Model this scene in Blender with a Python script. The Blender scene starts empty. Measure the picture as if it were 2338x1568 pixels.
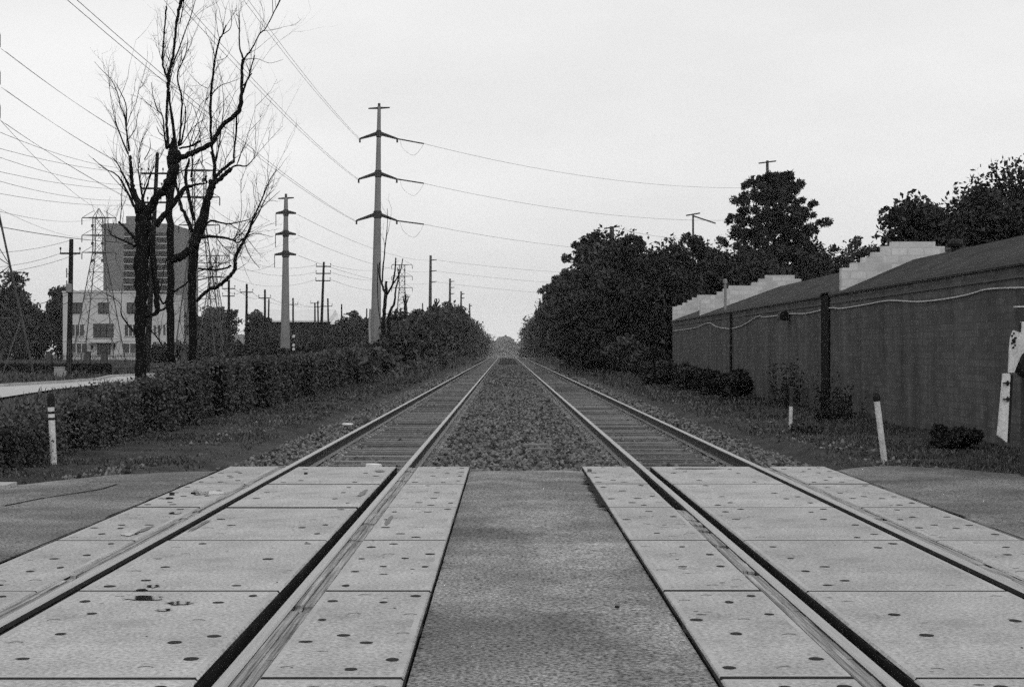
import bpy, bmesh, math, random
import numpy as np
from mathutils import Vector

SC = bpy.context.scene
COL = SC.collection
R = math.radians
RNG = np.random.default_rng(11)
random.seed(5)

# ------------------------------------------------------------------ camera
CAMH = 1.505
cam = bpy.data.cameras.new("camera")
cam.lens = 50.0
cam.sensor_width = 36.0
cam.shift_x = 0.0060
cam.shift_y = 0.0056
cam.clip_start = 0.05
cam.clip_end = 6000
camo = bpy.data.objects.new("camera", cam)
COL.objects.link(camo)
camo.location = (0, 0, CAMH)
camo.rotation_euler = (R(90), 0, 0)
SC.camera = camo

# ------------------------------------------------------------------ light
SUN_EL, SUN_AZ = 46, 150          # veiled, behind the camera to its right
world = bpy.data.worlds.new("World")
SC.world = world
world.use_nodes = True
nt = world.node_tree
nt.nodes.clear()
wout = nt.nodes.new("ShaderNodeOutputWorld")
bg = nt.nodes.new("ShaderNodeBackground")
sky = nt.nodes.new("ShaderNodeTexSky")
sky.sky_type = 'NISHITA'
sky.sun_disc = False
sky.sun_elevation = R(SUN_EL)
sky.sun_rotation = R(SUN_AZ)
sky.air_density = 1.0
sky.dust_density = 4.0
bw = nt.nodes.new("ShaderNodeRGBToBW")          # a monochrome film sees a grey sky
# the closed cloud deck that veils that sky: soft grey, faintly streaked
tc = nt.nodes.new("ShaderNodeTexCoord")
mp = nt.nodes.new("ShaderNodeMapping")
mp.inputs['Scale'].default_value = (1.2, 1.2, 3.5)
ns = nt.nodes.new("ShaderNodeTexNoise")
ns.inputs['Scale'].default_value = 1.6
ns.inputs['Detail'].default_value = 5
ns.inputs['Roughness'].default_value = 0.55
mr = nt.nodes.new("ShaderNodeMapRange")
mr.inputs['From Min'].default_value = 0.3
mr.inputs['From Max'].default_value = 0.7
mr.inputs['To Min'].default_value = 8.4
mr.inputs['To Max'].default_value = 10.5
mx = nt.nodes.new("ShaderNodeMix")
mx.data_type = 'FLOAT'
mx.inputs[0].default_value = 0.86
nt.links.new(sky.outputs[0], bw.inputs[0])
nt.links.new(tc.outputs['Generated'], mp.inputs[0])
nt.links.new(mp.outputs[0], ns.inputs['Vector'])
nt.links.new(ns.outputs[0], mr.inputs[0])
nt.links.new(bw.outputs[0], mx.inputs[2])
nt.links.new(mr.outputs[0], mx.inputs[3])
nt.links.new(mx.outputs[0], bg.inputs[0])
bg.inputs[1].default_value = 0.10
nt.links.new(bg.outputs[0], wout.inputs[0])

sl = bpy.data.lights.new("sun", 'SUN')
sl.energy = 0.8
sl.angle = R(35)
so = bpy.data.objects.new("sun", sl)
COL.objects.link(so)
so.rotation_euler = (R(90 - SUN_EL), 0, R(180 - SUN_AZ))

SC.view_settings.view_transform = 'Standard'
SC.view_settings.look = 'None'
SC.view_settings.exposure = 0.0
SC.view_settings.gamma = 1.0
SC.cycles.use_denoising = False
SC.cycles.max_bounces = 5
SC.cycles.diffuse_bounces = 3
SC.cycles.glossy_bounces = 2
SC.cycles.volume_bounces = 0
SC.cycles.use_adaptive_sampling = True
SC.cycles.adaptive_threshold = 0.15
SC.cycles.adaptive_min_samples = 36

# ------------------------------------------------------------------ helpers
def at(x, y, Y):
    """a point seen at x, y on a 2338 px wide print, Y metres down the line"""
    return Vector(((x - 1155) / 3247 * Y, Y, CAMH + (797 - y) / 3247 * Y))

def tag(o, label=None, cat=None, group=None, kind=None):
    if label: o['label'] = label
    if cat: o['category'] = cat
    if group: o['group'] = group
    if kind: o['kind'] = kind
    return o

def thing(name, loc, label, cat, group=None, rot=(0, 0, 0)):
    o = bpy.data.objects.new(name, None)
    o.empty_display_size = 0.2
    COL.objects.link(o)
    o.location = loc
    o.rotation_euler = rot
    return tag(o, label, cat, group)

ORD = ["first", "second", "third", "fourth", "fifth", "sixth", "seventh", "eighth", "ninth", "tenth",
       "eleventh", "twelfth", "thirteenth", "fourteenth", "fifteenth", "sixteenth", "seventeenth", "eighteenth",
       "nineteenth", "twentieth"]

class MB:
    """collects shapes; build() links them as ONE mesh object"""
    def __init__(s):
        s.v, s.f, s.m = [], [], []
    def add(s, vs, fs, mi=0):
        b = len(s.v)
        s.v += [tuple(v) for v in vs]
        s.f += [tuple(b + i for i in f) for f in fs]
        s.m += [mi] * len(fs)
        return s
    def box(s, x0, x1, y0, y1, z0, z1, mi=0):
        vs = [(x0, y0, z0), (x1, y0, z0), (x1, y1, z0), (x0, y1, z0), (x0, y0, z1), (x1, y0, z1), (x1, y1, z1), (x0, y1, z1)]
        fs = [(0, 3, 2, 1), (4, 5, 6, 7), (0, 1, 5, 4), (1, 2, 6, 5), (2, 3, 7, 6), (3, 0, 4, 7)]
        return s.add(vs, fs, mi)
    def tube(s, pts, rad, n=8, mi=0, cap=True):
        pts = [Vector(p) for p in pts]
        if not hasattr(rad, '__len__'): rad = [rad] * len(pts)
        vs, fs = [], []
        a = None
        for i, p in enumerate(pts):
            d = (pts[min(i + 1, len(pts) - 1)] - pts[max(i - 1, 0)])
            d = d.normalized() if d.length > 1e-9 else Vector((0, 0, 1))
            if a is None:
                a = d.orthogonal().normalized()
            a = (a - d * a.dot(d))
            a = a.normalized() if a.length > 1e-6 else d.orthogonal().normalized()
            b = d.cross(a)
            for k in range(n):
                t = 2 * math.pi * k / n
                vs.append(p + (a * math.cos(t) + b * math.sin(t)) * rad[i])
        for i in range(len(pts) - 1):
            for k in range(n):
                k2 = (k + 1) % n
                fs.append((i * n + k, i * n + k2, (i + 1) * n + k2, (i + 1) * n + k))
        if cap:
            fs.append(tuple(reversed(range(n))))
            fs.append(tuple((len(pts) - 1) * n + k for k in range(n)))
        return s.add(vs, fs, mi)
    def bar(s, p, q, w, mi=0):
        return s.tube([p, q], w * 0.7, 4, mi)
    def prism(s, poly, axis, t0, t1, mi=0):
        """poly of 2-D points extruded along axis 'x' / 'y' / 'z'"""
        def P(a, b, t):
            return (t, a, b) if axis == 'x' else (a, t, b) if axis == 'y' else (a, b, t)
        n = len(poly)
        vs = [P(a, b, t0) for a, b in poly] + [P(a, b, t1) for a, b in poly]
        fs = [tuple(reversed(range(n))), tuple(range(n, 2 * n))]
        fs += [(i, (i + 1) % n, n + (i + 1) % n, n + i) for i in range(n)]
        return s.add(vs, fs, mi)
    def lathe(s, prof, c=(0, 0, 0), n=16, mi=0):
        vs, fs = [], []
        for r, z in prof:
            for k in range(n):
                t = 2 * math.pi * k / n
                vs.append((c[0] + r * math.cos(t), c[1] + r * math.sin(t), c[2] + z))
        for i in range(len(prof) - 1):
            for k in range(n):
                k2 = (k + 1) % n
                fs.append((i * n + k, i * n + k2, (i + 1) * n + k2, (i + 1) * n + k))
        fs.append(tuple(reversed(range(n))))
        fs.append(tuple((len(prof) - 1) * n + k for k in range(n)))
        return s.add(vs, fs, mi)
    def build(s, name, mat, parent=None, org=(0, 0, 0), smooth=False, normals=True):
        me = bpy.data.meshes.new(name)
        ox, oy, oz = org
        me.from_pydata([(x - ox, y - oy, z - oz) for x, y, z in s.v], [], s.f)
        mats = mat if isinstance(mat, (list, tuple)) else [mat]
        for m in mats: me.materials.append(m)
        if len(mats) > 1: me.polygons.foreach_set('material_index', s.m)
        if normals:
            bm = bmesh.new(); bm.from_mesh(me)
            bmesh.ops.recalc_face_normals(bm, faces=bm.faces)
            bm.to_mesh(me); bm.free()
        if smooth: me.polygons.foreach_set('use_smooth', [True] * len(me.polygons))
        me.update()
        o = bpy.data.objects.new(name, me)
        COL.objects.link(o)
        if parent is not None: o.parent = parent
        else: o.location = org
        return o

def np_mesh(name, V, F, mat, parent=None, org=(0, 0, 0), smooth=False):
    """V (n,3) and F (m,k) numpy arrays -> one object"""
    me = bpy.data.meshes.new(name)
    V = (np.asarray(V, dtype=np.float32) - np.asarray(org, dtype=np.float32))
    F = np.asarray(F, dtype=np.int32)
    m, k = F.shape
    me.vertices.add(len(V)); me.vertices.foreach_set('co', V.ravel())
    me.loops.add(m * k); me.loops.foreach_set('vertex_index', F.ravel())
    me.polygons.add(m)
    me.polygons.foreach_set('loop_start', np.arange(0, m * k, k, dtype=np.int32))
    me.polygons.foreach_set('loop_total', np.full(m, k, dtype=np.int32))
    if smooth: me.polygons.foreach_set('use_smooth', np.ones(m, dtype=bool))
    me.materials.append(mat)
    me.update(calc_edges=True); me.validate()
    o = bpy.data.objects.new(name, me)
    COL.objects.link(o)
    if parent is not None: o.parent = parent
    else: o.location = org
    return o

def grid(xs, ys, zf):
    X, Y = np.meshgrid(xs, ys)
    Z = zf(X, Y)
    V = np.stack([X.ravel(), Y.ravel(), Z.ravel()], 1)
    nx, ny = len(xs), len(ys)
    i = np.arange(nx - 1)[None, :] + nx * np.arange(ny - 1)[:, None]
    F = np.stack([i, i + 1, i + 1 + nx, i + nx], -1).reshape(-1, 4)
    return V, F

def vnoise(x, y, seed=0):
    """smooth value noise, -1..1"""
    def h(i, j):
        n = np.sin(i * 127.1 + j * 311.7 + seed * 74.7) * 43758.5453
        return (n - np.floor(n)) * 2 - 1
    xi, yi = np.floor(x), np.floor(y)
    xf, yf = x - xi, y - yi
    u, v = xf * xf * (3 - 2 * xf), yf * yf * (3 - 2 * yf)
    return (h(xi, yi) * (1 - u) + h(xi + 1, yi) * u) * (1 - v) + (h(xi, yi + 1) * (1 - u) + h(xi + 1, yi + 1) * u) * v

# ------------------------------------------------------------------ materials
def mat(name, v, rough=0.8, metal=0.0, amp=0.25, scale=3.0, fine=0.0, fscale=60.0, bump=0.0, bscale=40.0,
        stretch=(1, 1, 1), island=0.0, objrand=0.0, spec=0.06, trans=0.0, brick=None, blotch=None):
    m = bpy.data.materials.new(name)
    m.use_nodes = True
    t = m.node_tree
    b = t.nodes['Principled BSDF']
    b.inputs['Roughness'].default_value = rough
    b.inputs['Metallic'].default_value = metal
    b.inputs['Specular IOR Level'].default_value = spec
    c = t.nodes.new('ShaderNodeTexCoord')
    mpn = t.nodes.new('ShaderNodeMapping')
    mpn.inputs['Scale'].default_value = stretch
    t.links.new(c.outputs['Object'], mpn.inputs[0])
    def math2(op, a, bb):
        n = t.nodes.new('ShaderNodeMath'); n.operation = op
        for i, q in enumerate((a, bb)):
            if isinstance(q, (int, float)): n.inputs[i].default_value = q
            else: t.links.new(q, n.inputs[i])
        return n.outputs[0]
    def noise(sc, det=4, ro=0.6):
        n = t.nodes.new('ShaderNodeTexNoise')
        n.inputs['Scale'].default_value = sc; n.inputs['Detail'].default_value = det
        n.inputs['Roughness'].default_value = ro
        t.links.new(mpn.outputs[0], n.inputs['Vector'])
        return n.outputs[0]
    k = math2('MULTIPLY_ADD', noise(scale), 4 * amp)
    k.node.inputs[2].default_value = 1 - 2 * amp
    if fine:
        q = math2('MULTIPLY_ADD', noise(fscale, 2), 4 * fine); q.node.inputs[2].default_value = 1 - 2 * fine
        k = math2('MULTIPLY', k, q)
    if island:
        g = t.nodes.new('ShaderNodeNewGeometry')
        q = math2('MULTIPLY_ADD', g.outputs['Random Per Island'], 2 * island); q.node.inputs[2].default_value = 1 - island
        k = math2('MULTIPLY', k, q)
    if objrand:
        g = t.nodes.new('ShaderNodeObjectInfo')
        q = math2('MULTIPLY_ADD', g.outputs['Random'], 2 * objrand); q.node.inputs[2].default_value = 1 - objrand
        k = math2('MULTIPLY', k, q)
    if blotch:                                  # damp stains or worn patches with a shape of their own
        sc_, lo_, hi_, mul_ = blotch
        rm = t.nodes.new('ShaderNodeMapRange')
        rm.inputs['From Min'].default_value = lo_; rm.inputs['From Max'].default_value = hi_
        rm.inputs['To Min'].default_value = 1.0; rm.inputs['To Max'].default_value = mul_
        t.links.new(noise(sc_, 6, 0.65), rm.inputs['Value'])
        k = math2('MULTIPLY', k, rm.outputs[0])
    if brick:                                   # coursed masonry: (plane, brick width, course height, mortar darkening)
        pl, bwid, bhei, mort = brick
        sx = t.nodes.new('ShaderNodeSeparateXYZ'); cx = t.nodes.new('ShaderNodeCombineXYZ')
        t.links.new(c.outputs['Object'], sx.inputs[0])
        t.links.new(sx.outputs[pl[0]], cx.inputs[0]); t.links.new(sx.outputs[pl[1]], cx.inputs[1])
        br = t.nodes.new('ShaderNodeTexBrick')
        br.inputs['Color1'].default_value = (1, 1, 1, 1); br.inputs['Color2'].default_value = (.72, .72, .72, 1)
        br.inputs['Mortar'].default_value = (mort, mort, mort, 1)
        br.inputs['Scale'].default_value = 1.0
        br.inputs['Brick Width'].default_value = bwid; br.inputs['Row Height'].default_value = bhei
        br.inputs['Mortar Size'].default_value = bhei * .1
        t.links.new(cx.outputs[0], br.inputs['Vector'])
        k = math2('MULTIPLY', k, br.outputs['Color'])
    k = math2('MULTIPLY', k, v)
    k = math2('MAXIMUM', k, v * 0.12)
    t.links.new(k, b.inputs['Base Color'])
    if bump:
        bp = t.nodes.new('ShaderNodeBump')
        bp.inputs['Strength'].default_value = bump
        bp.inputs['Distance'].default_value = 0.02
        t.links.new(noise(bscale, 3), bp.inputs['Height'])
        t.links.new(bp.outputs[0], b.inputs['Normal'])
    return m

M = {}
M['concrete'] = mat('concrete', 0.350, 0.85, 0, 0.20, 1.3, 0.42, 45, 0.25, 70, objrand=0.08, blotch=(0.9, 0.54, 0.66, 0.72))
M['concrete_edge'] = mat('concrete_edge', 0.355, 0.8, 0, 0.15, 2.5, 0.18, 45, 0.2, 70)
M['recess'] = mat('recess', 0.03, 0.9, 0, 0.5, 30)
M['chip'] = mat('chip', 0.24, 0.9, 0, 0.3, 20)
M['rubber'] = mat('rubber', 0.24, 0.7, 0, 0.80, 2.2, 0.35, 6, 0.4, 25, stretch=(22, 0.5, 4))
M['black_rubber'] = mat('black_rubber', 0.02, 0.7, 0, 0.4, 6)
M['asphalt'] = mat('asphalt', 0.185, 0.9, 0, 0.55, 0.75, 1.05, 55, 1.0, 60, stretch=(0.85, 0.95, 1), blotch=(0.8, 0.48, 0.66, 1.6))
M['asphalt_side'] = mat('asphalt_side', 0.160, 0.9, 0, 0.55, 0.8, 1.05, 55, 1.0, 60, stretch=(0.75, 1.0, 1), blotch=(0.7, 0.52, 0.68, 1.5))
M['steel_top'] = mat('steel_top', 0.40, 0.42, 0.85, 0.16, 3, 0.12, 30, stretch=(12, 0.3, 1))
M['rust'] = mat('rust', 0.035, 0.75, 0.0, 0.35, 6, spec=0.25)
M['flange'] = mat('flange', 0.16, 0.7, 0.0, 0.35, 8, spec=0.3)
M['tie'] = mat('tie', 0.15, 0.9, 0, 0.6, 3.0, 0.3, 30, 0.5, 30, stretch=(0.6, 8, 3), objrand=0.5)
M['plate'] = mat('plate', 0.26, 0.5, 0.3, 0.4, 12, objrand=0.3)
M['ballast'] = mat('ballast', 0.022, 0.95, 0, 0.5, 14, 0.45, 40, 1.0, 25)
M['rock'] = mat('rock', 0.105, 0.9, 0, 0.3, 8, island=0.85)
M['ground'] = mat('ground', 0.045, 0.95, 0, 0.55, 1.1, 0.5, 22, 0.8, 18)
M['grass'] = mat('grass', 0.075, 0.8, 0, 0.55, 0.8, island=0.6)
M['leaf'] = mat('leaf', 0.050, 0.65, 0, 0.55, 0.7, island=0.7)
M['leaf_dark'] = mat('leaf_dark', 0.030, 0.7, 0, 0.55, 0.7, island=0.7)
M['vine'] = mat('vine', 0.066, 0.6, 0, 0.5, 1.2, island=0.55)
M['brush'] = mat('brush', 0.058, 0.75, 0, 0.4, 0.9, island=0.55)
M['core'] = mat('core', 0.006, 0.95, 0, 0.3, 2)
M['bark'] = mat('bark', 0.010, 0.95, 0, 0.5, 5, 0.3, 30, 0.8, 20, stretch=(3, 3, 0.6))
M['wood_pole'] = mat('wood_pole', 0.016, 0.9, 0, 0.4, 4, stretch=(6, 6, 0.5))
M['galv'] = mat('galv', 0.20, 0.6, 0.1, 0.15, 0.5)
M['galv_dark'] = mat('galv_dark', 0.05, 0.6, 0.2, 0.25, 2)
M['lattice'] = mat('lattice', 0.08, 0.6, 0.2, 0.25, 2)
M['wire'] = mat('wire', 0.03, 0.6, 0.2, 0.1, 1)
M['white_paint'] = mat('white_paint', 0.55, 0.6, 0, 0.28, 5, 0.2, 40)
M['black_paint'] = mat('black_paint', 0.018, 0.6, 0, 0.3, 6)
M['brick_dark'] = mat('brick_dark', 0.098, 0.9, 0, 0.42, 1.1, 0.3, 18, 0.3, 25, stretch=(1, 1.6, 0.22), brick=((1, 2), 0.42, 0.135, 0.72))
M['pilaster'] = mat('pilaster', 0.010, 0.9, 0, 0.35, 3)
M['shingle'] = mat('shingle', 0.052, 0.95, 0, 0.35, 1.2, 0.35, 25, 0.5, 30, brick=((1, 0), 0.32, 0.15, 0.5))
M['parapet'] = mat('parapet', 0.56, 0.8, 0, 0.16, 1.2, 0.1, 20, brick=((0, 2), 0.42, 0.2, 0.78))
M['trim'] = mat('trim', 0.09, 0.7, 0, 0.2, 4)
M['conduit'] = mat('conduit', 0.45, 0.5, 0, 0.3, 6)
M['stucco'] = mat('stucco', 0.45, 0.85, 0, 0.06, 0.5)
M['glass_dark'] = mat('glass_dark', 0.05, 0.25, 0, 0.3, 0.5, spec=0.4)
M['frame_white'] = mat('frame_white', 0.5, 0.6, 0, 0.1, 2)
M['tower_wall'] = mat('tower_wall', 0.15, 0.9, 0, 0.1, 0.1)
M['tower_band'] = mat('tower_band', 0.035, 0.5, 0, 0.2, 0.2)
M['tower_slab'] = mat('tower_slab', 0.36, 0.8, 0, 0.1, 0.2)
M['metal_roof'] = mat('metal_roof', 0.62, 0.5, 0.1, 0.08, 0.2)
M['shed_wall'] = mat('shed_wall', 0.02, 0.8, 0, 0.2, 0.5)
M['road_pale'] = mat('road_pale', 0.40, 0.9, 0, 0.08, 0.4, 0.08, 8)
M['street'] = mat('street', 0.16, 0.9, 0, 0.2, 0.4)
M['iron'] = mat('iron', 0.012, 0.6, 0.2, 0.2, 3)
M['brick'] = mat('brick', 0.07, 0.9, 0, 0.2, 6)
M['box_grey'] = mat('box_grey', 0.30, 0.6, 0.1, 0.15, 3)
M['paper'] = mat('paper', 0.7, 0.8, 0, 0.1, 10)
M['plank'] = mat('plank', 0.20, 0.9, 0, 0.4, 4, 0.3, 20, stretch=(1, 8, 1))
M['water'] = mat('water', 0.02, 0.04, 0, 0.1, 2, spec=0.6)
M['wet'] = mat('wet', 0.14, 0.5, 0, 0.4, 6)

# ------------------------------------------------------------------ ground
LC, RC = -2.04, 2.50                # track centre lines
LX = (LC - 0.753, LC + 0.753)
RX = (RC - 0.753, RC + 0.753)
EDGE = 18.33                        # where the crossing gives way to open track

def drop(Y):
    return -np.clip((np.asarray(Y, dtype=float) - 276) * 0.02, 0, 7)

def gz(X, Y):
    X, Y = np.asarray(X, dtype=float), np.asarray(Y, dtype=float)
    z = -0.17 + drop(Y) + 0.035 * vnoise(X * 0.7, Y * 0.7) + 0.02 * vnoise(X * 2.3, Y * 2.3, 3)
    bed = np.clip((5.0 - np.abs(X - 0.23)) / 0.8, 0, 1)
    z = np.where(Y > EDGE, z * (1 - bed) + bed * (-0.33 + drop(Y)), -0.2 + 0 * z)
    return z

xs = np.unique(np.concatenate([np.linspace(-12, 12, 97), np.linspace(-60, 60, 81), np.linspace(-860, 860, 87)]))
ys = np.unique(np.concatenate([np.linspace(-50, 18, 18), np.linspace(18, 60, 127), np.linspace(60, 320, 131), np.linspace(320, 2300, 67)]))
V, F = grid(xs, ys, gz)
tag(np_mesh('ground', V, F, M['ground'], smooth=True), kind='structure')

# track bed of crushed stone: a hump between the tracks, level with the ties under them
def bz(X, Y):
    t = np.minimum(np.abs(X - LC), np.abs(X - RC))
    z = np.interp(t, [0, .86, 1.12, 1.3, 4], [-0.262, -0.262, -0.205, -0.182, -0.182])
    z = np.where((X < LC) & (t > 1.35), -0.225 - 0.14 * np.clip((t - 1.35) / 1.3, 0, 1), z)
    z = np.where((X > RC) & (t > 1.35), -0.225 - 0.14 * np.clip((t - 1.35) / 1.3, 0, 1), z)
    return z + 0.018 * vnoise(X * 5, Y * 5, 1) + 0.02 * vnoise(X * 1.3, Y * 1.3, 2) + drop(Y)
xs = np.linspace(LC - 2.75, RC + 2.75, 110)
ys = np.unique(np.concatenate([np.linspace(0.5, EDGE + 0.1, 10), np.linspace(EDGE + 0.1, 50, 260), np.linspace(50, 110, 160), np.linspace(110, 420, 90)]))
V, F = grid(xs, ys, lambda X, Y: np.where(Y < EDGE, -0.24, bz(X, Y)))
tag(np_mesh('ballast', V, F, M['ballast']), kind='structure')

# loose stones on it
def stones(name, n, y0, y1, size, pw=1.0):
    X = RNG.uniform(LC - 3.7, RC + 3.7, n)
    Y = y0 + (y1 - y0) * RNG.random(n) ** pw
    t = np.minimum(np.abs(X - LC), np.abs(X - RC))
    keep = (np.abs(t - 0.753) > 0.09) & ((t > 1.3) | (RNG.random(n) < np.where(t > 0.9, 0.85, 0.42)))
    keep &= (RNG.random(n) < np.clip((2.75 - t) / 0.7, 0.16, 1))
    keep &= (t < 2.7) | (vnoise(X * 1.3, Y * .8, 6) > -.1)
    X, Y = X[keep], Y[keep]
    n = len(X)
    Z = np.where(np.minimum(np.abs(X - LC), np.abs(X - RC)) > 2.7, gz(X, Y), bz(X, Y)) + RNG.uniform(-0.01, 0.012, n)
    s = size * RNG.uniform(0.5, 1.25, n)
    base = np.array([(1, 0, 0), (0, 1, 0), (-1, 0, 0), (0, -1, 0), (0, 0, 0.75), (0, 0, -0.7)])
    P = base[None] + RNG.normal(0, 0.25, (n, 6, 3))
    a = RNG.uniform(0, 6.28, n)
    c, d = np.cos(a)[:, None], np.sin(a)[:, None]
    P = np.stack([P[..., 0] * c - P[..., 1] * d, P[..., 0] * d + P[..., 1] * c, P[..., 2]], -1) * s[:, None, None]
    P += np.stack([X, Y, Z], 1)[:, None]
    tri = np.array([(0, 1, 4), (1, 2, 4), (2, 3, 4), (3, 0, 4), (1, 0, 5), (2, 1, 5), (3, 2, 5), (0, 3, 5)])
    F = (np.arange(n)[:, None, None] * 6 + tri[None]).reshape(-1, 3)
    return np_mesh(name, P.reshape(-1, 3), F, M['rock'])
o = stones('gravel', 80000, EDGE + 0.05, 62, 0.048, 1.6)
tag(o, 'crushed grey stone lying loose between and beside the rails', 'gravel', kind='stuff')
o = stones('gravel', 16000, 60, 150, 0.075)
tag(o, 'crushed grey stone along the far stretch of the tracks', 'gravel', kind='stuff')

# ------------------------------------------------------------------ roads
def sheet(name, polys, m, z, kind='structure'):
    mb = MB()
    for p in polys:
        mb.add([(x, y, z) for x, y in p], [tuple(range(len(p)))])
    o = mb.build(name, m)
    for pl in o.data.polygons:
        if pl.normal.z < 0: pl.flip()
    return tag(o, kind=kind)

def road_patch(name, xs, y0, yedge, m, zf):
    """a strip of road whose far edge follows yedge(x)"""
    xs = np.asarray(xs, dtype=float)
    t = np.linspace(0, 1, 60)
    X = np.repeat(xs[None], 60, 0)
    ye = np.array([yedge(x) for x in xs])
    Y = y0 + (ye - y0)[None] * t[:, None]
    Z = zf(X, Y)
    Z = np.where(t[:, None] > 0.995, Z - 0.06, Z)
    nx = len(xs)
    V = np.stack([X.ravel(), Y.ravel(), Z.ravel()], 1)
    i = np.arange(nx - 1)[None, :] + nx * np.arange(59)[:, None]
    F = np.stack([i, i + 1, i + 1 + nx, i + nx], -1).reshape(-1, 4)
    return tag(np_mesh(name, V, F, m, smooth=True), kind='structure')

road_patch('road', np.linspace(-0.452, 0.962, 14), -12, lambda x: EDGE + 0.03 * vnoise(np.float64(x * 6), np.float64(0.3)), M['asphalt'],
           lambda X, Y: -0.012 + 0.006 * vnoise(X * 1.5, Y * 1.2) - 0.012 * np.clip((np.abs(X - 0.26) - 0.55) / 0.15, 0, 1))
LE = np.array([(-60, 9.0), (-20, 11.5), (-8, 13.8), (-6.4, 15.2), (-5.9, 16.2), (-5.4, 17.1), (-4.8, 17.8), (-4.2, 18.15), (-3.58, 18.3)])
RE = np.array([(4.09, 18.3), (4.6, 18.9), (5.08, 19.2), (5.76, 18.8), (6.5, 17.8), (8, 16.4), (20, 13), (60, 10)])
road_patch('road', np.unique(np.concatenate([np.linspace(-60, -10, 20), np.linspace(-10, -3.59, 50)])), -12,
           lambda x: np.interp(x, LE[:, 0], LE[:, 1]) + 0.06 * vnoise(np.float64(x * 4), np.float64(1.2)), M['asphalt_side'],
           lambda X, Y: -0.014 - 0.035 * np.clip((-3.6 - X) / 3, 0, 2) + 0.010 * vnoise(X * 1.1, Y * 1.1))
road_patch('road', np.unique(np.concatenate([np.linspace(4.11, 10, 50), np.linspace(10, 60, 20)])), -12,
           lambda x: np.interp(x, RE[:, 0], RE[:, 1]) + 0.05 * vnoise(np.float64(x * 4), np.float64(2.2)), M['asphalt_side'],
           lambda X, Y: -0.014 - 0.03 * np.clip((X - 4.2) / 3, 0, 2) + 0.010 * vnoise(X * 1.1, Y * 1.1, 5))
# the next street over the line, far ahead
mb = MB(); mb.box(-60, 60, 268, 275, -0.4, -0.19)
tag(mb.build('road', M['street']), kind='structure')
# pale side street that bends behind the hedge
def flat(x, y, z=-0.125):
    Y = 3247 * (CAMH - z) / (y - 797)
    return ((x - 1155) / 3247 * Y, Y)
NEARP = [(-420, 985), (-200, 944), (0, 909), (130, 889), (235, 878), (330, 869), (450, 861)]
near = [flat(*p) for p in NEARP]
FARP = [(-420, 905), (-200, 893), (0, 884), (150, 875), (225, 869), (260, 861), (450, 852)]
far = [flat(*p) for p in FARP]
mb = MB()
for i in range(6):
    mb.add([(*near[i], -0.10), (*near[i + 1], -0.10), (*far[i + 1], -0.10), (*far[i], -0.10)], [(0, 1, 2, 3)])
tag(mb.build('road', M['road_pale']), kind='structure')
mb = MB()
for i in range(6):
    a, b = Vector((*far[i], 0)), Vector((*far[i + 1], 0))
    n = Vector((-(b - a).y, (b - a).x, 0)).normalized() * 0.18
    q = [a, b, b + n, a + n]
    mb.add([(p.x, p.y, -0.2) for p in q] + [(p.x, p.y, 0.02) for p in q],
           [(4, 5, 6, 7), (0, 1, 5, 4), (1, 2, 6, 5), (2, 3, 7, 6), (3, 0, 4, 7)])
tag(mb.build('kerb', M['concrete']), kind='structure')
# stub of kerb at the road's corner
mb = MB(); mb.box(-7.4, -5.55, 15.75, 16.15, -0.2, 0.0)
tag(mb.build('kerb', M['concrete']), kind='structure')

# ------------------------------------------------------------------ the crossing's concrete panels
JOINT = [EDGE - 2.36 * i for i in range(9)]
def disc(mb, x, y, z, rx, ry, n=14, mi=1):
    vs = [(x + rx * math.cos(2 * math.pi * k / n) * random.uniform(.9, 1.08), y + ry * math.sin(2 * math.pi * k / n) * random.uniform(.9, 1.08), z) for k in range(n)]
    mb.add(vs, [tuple(range(n))], mi)
def crescent(mb, x, y, z, r, mi=2):
    n = 8
    a0 = random.uniform(0.1, 0.6); a1 = random.uniform(2.4, 3.4)
    o = [(x + r * math.cos(a0 + (a1 - a0) * k / n), y + r * math.sin(a0 + (a1 - a0) * k / n), z) for k in range(n + 1)]
    i = [(x + r * .8 * math.cos(a0 + (a1 - a0) * k / n), y - .004 + r * .78 * math.sin(a0 + (a1 - a0) * k / n), z) for k in range(n + 1)]
    mb.add(o + i, [(k, k + 1, n + 2 + k, n + 1 + k) for k in range(n)], mi)

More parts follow.
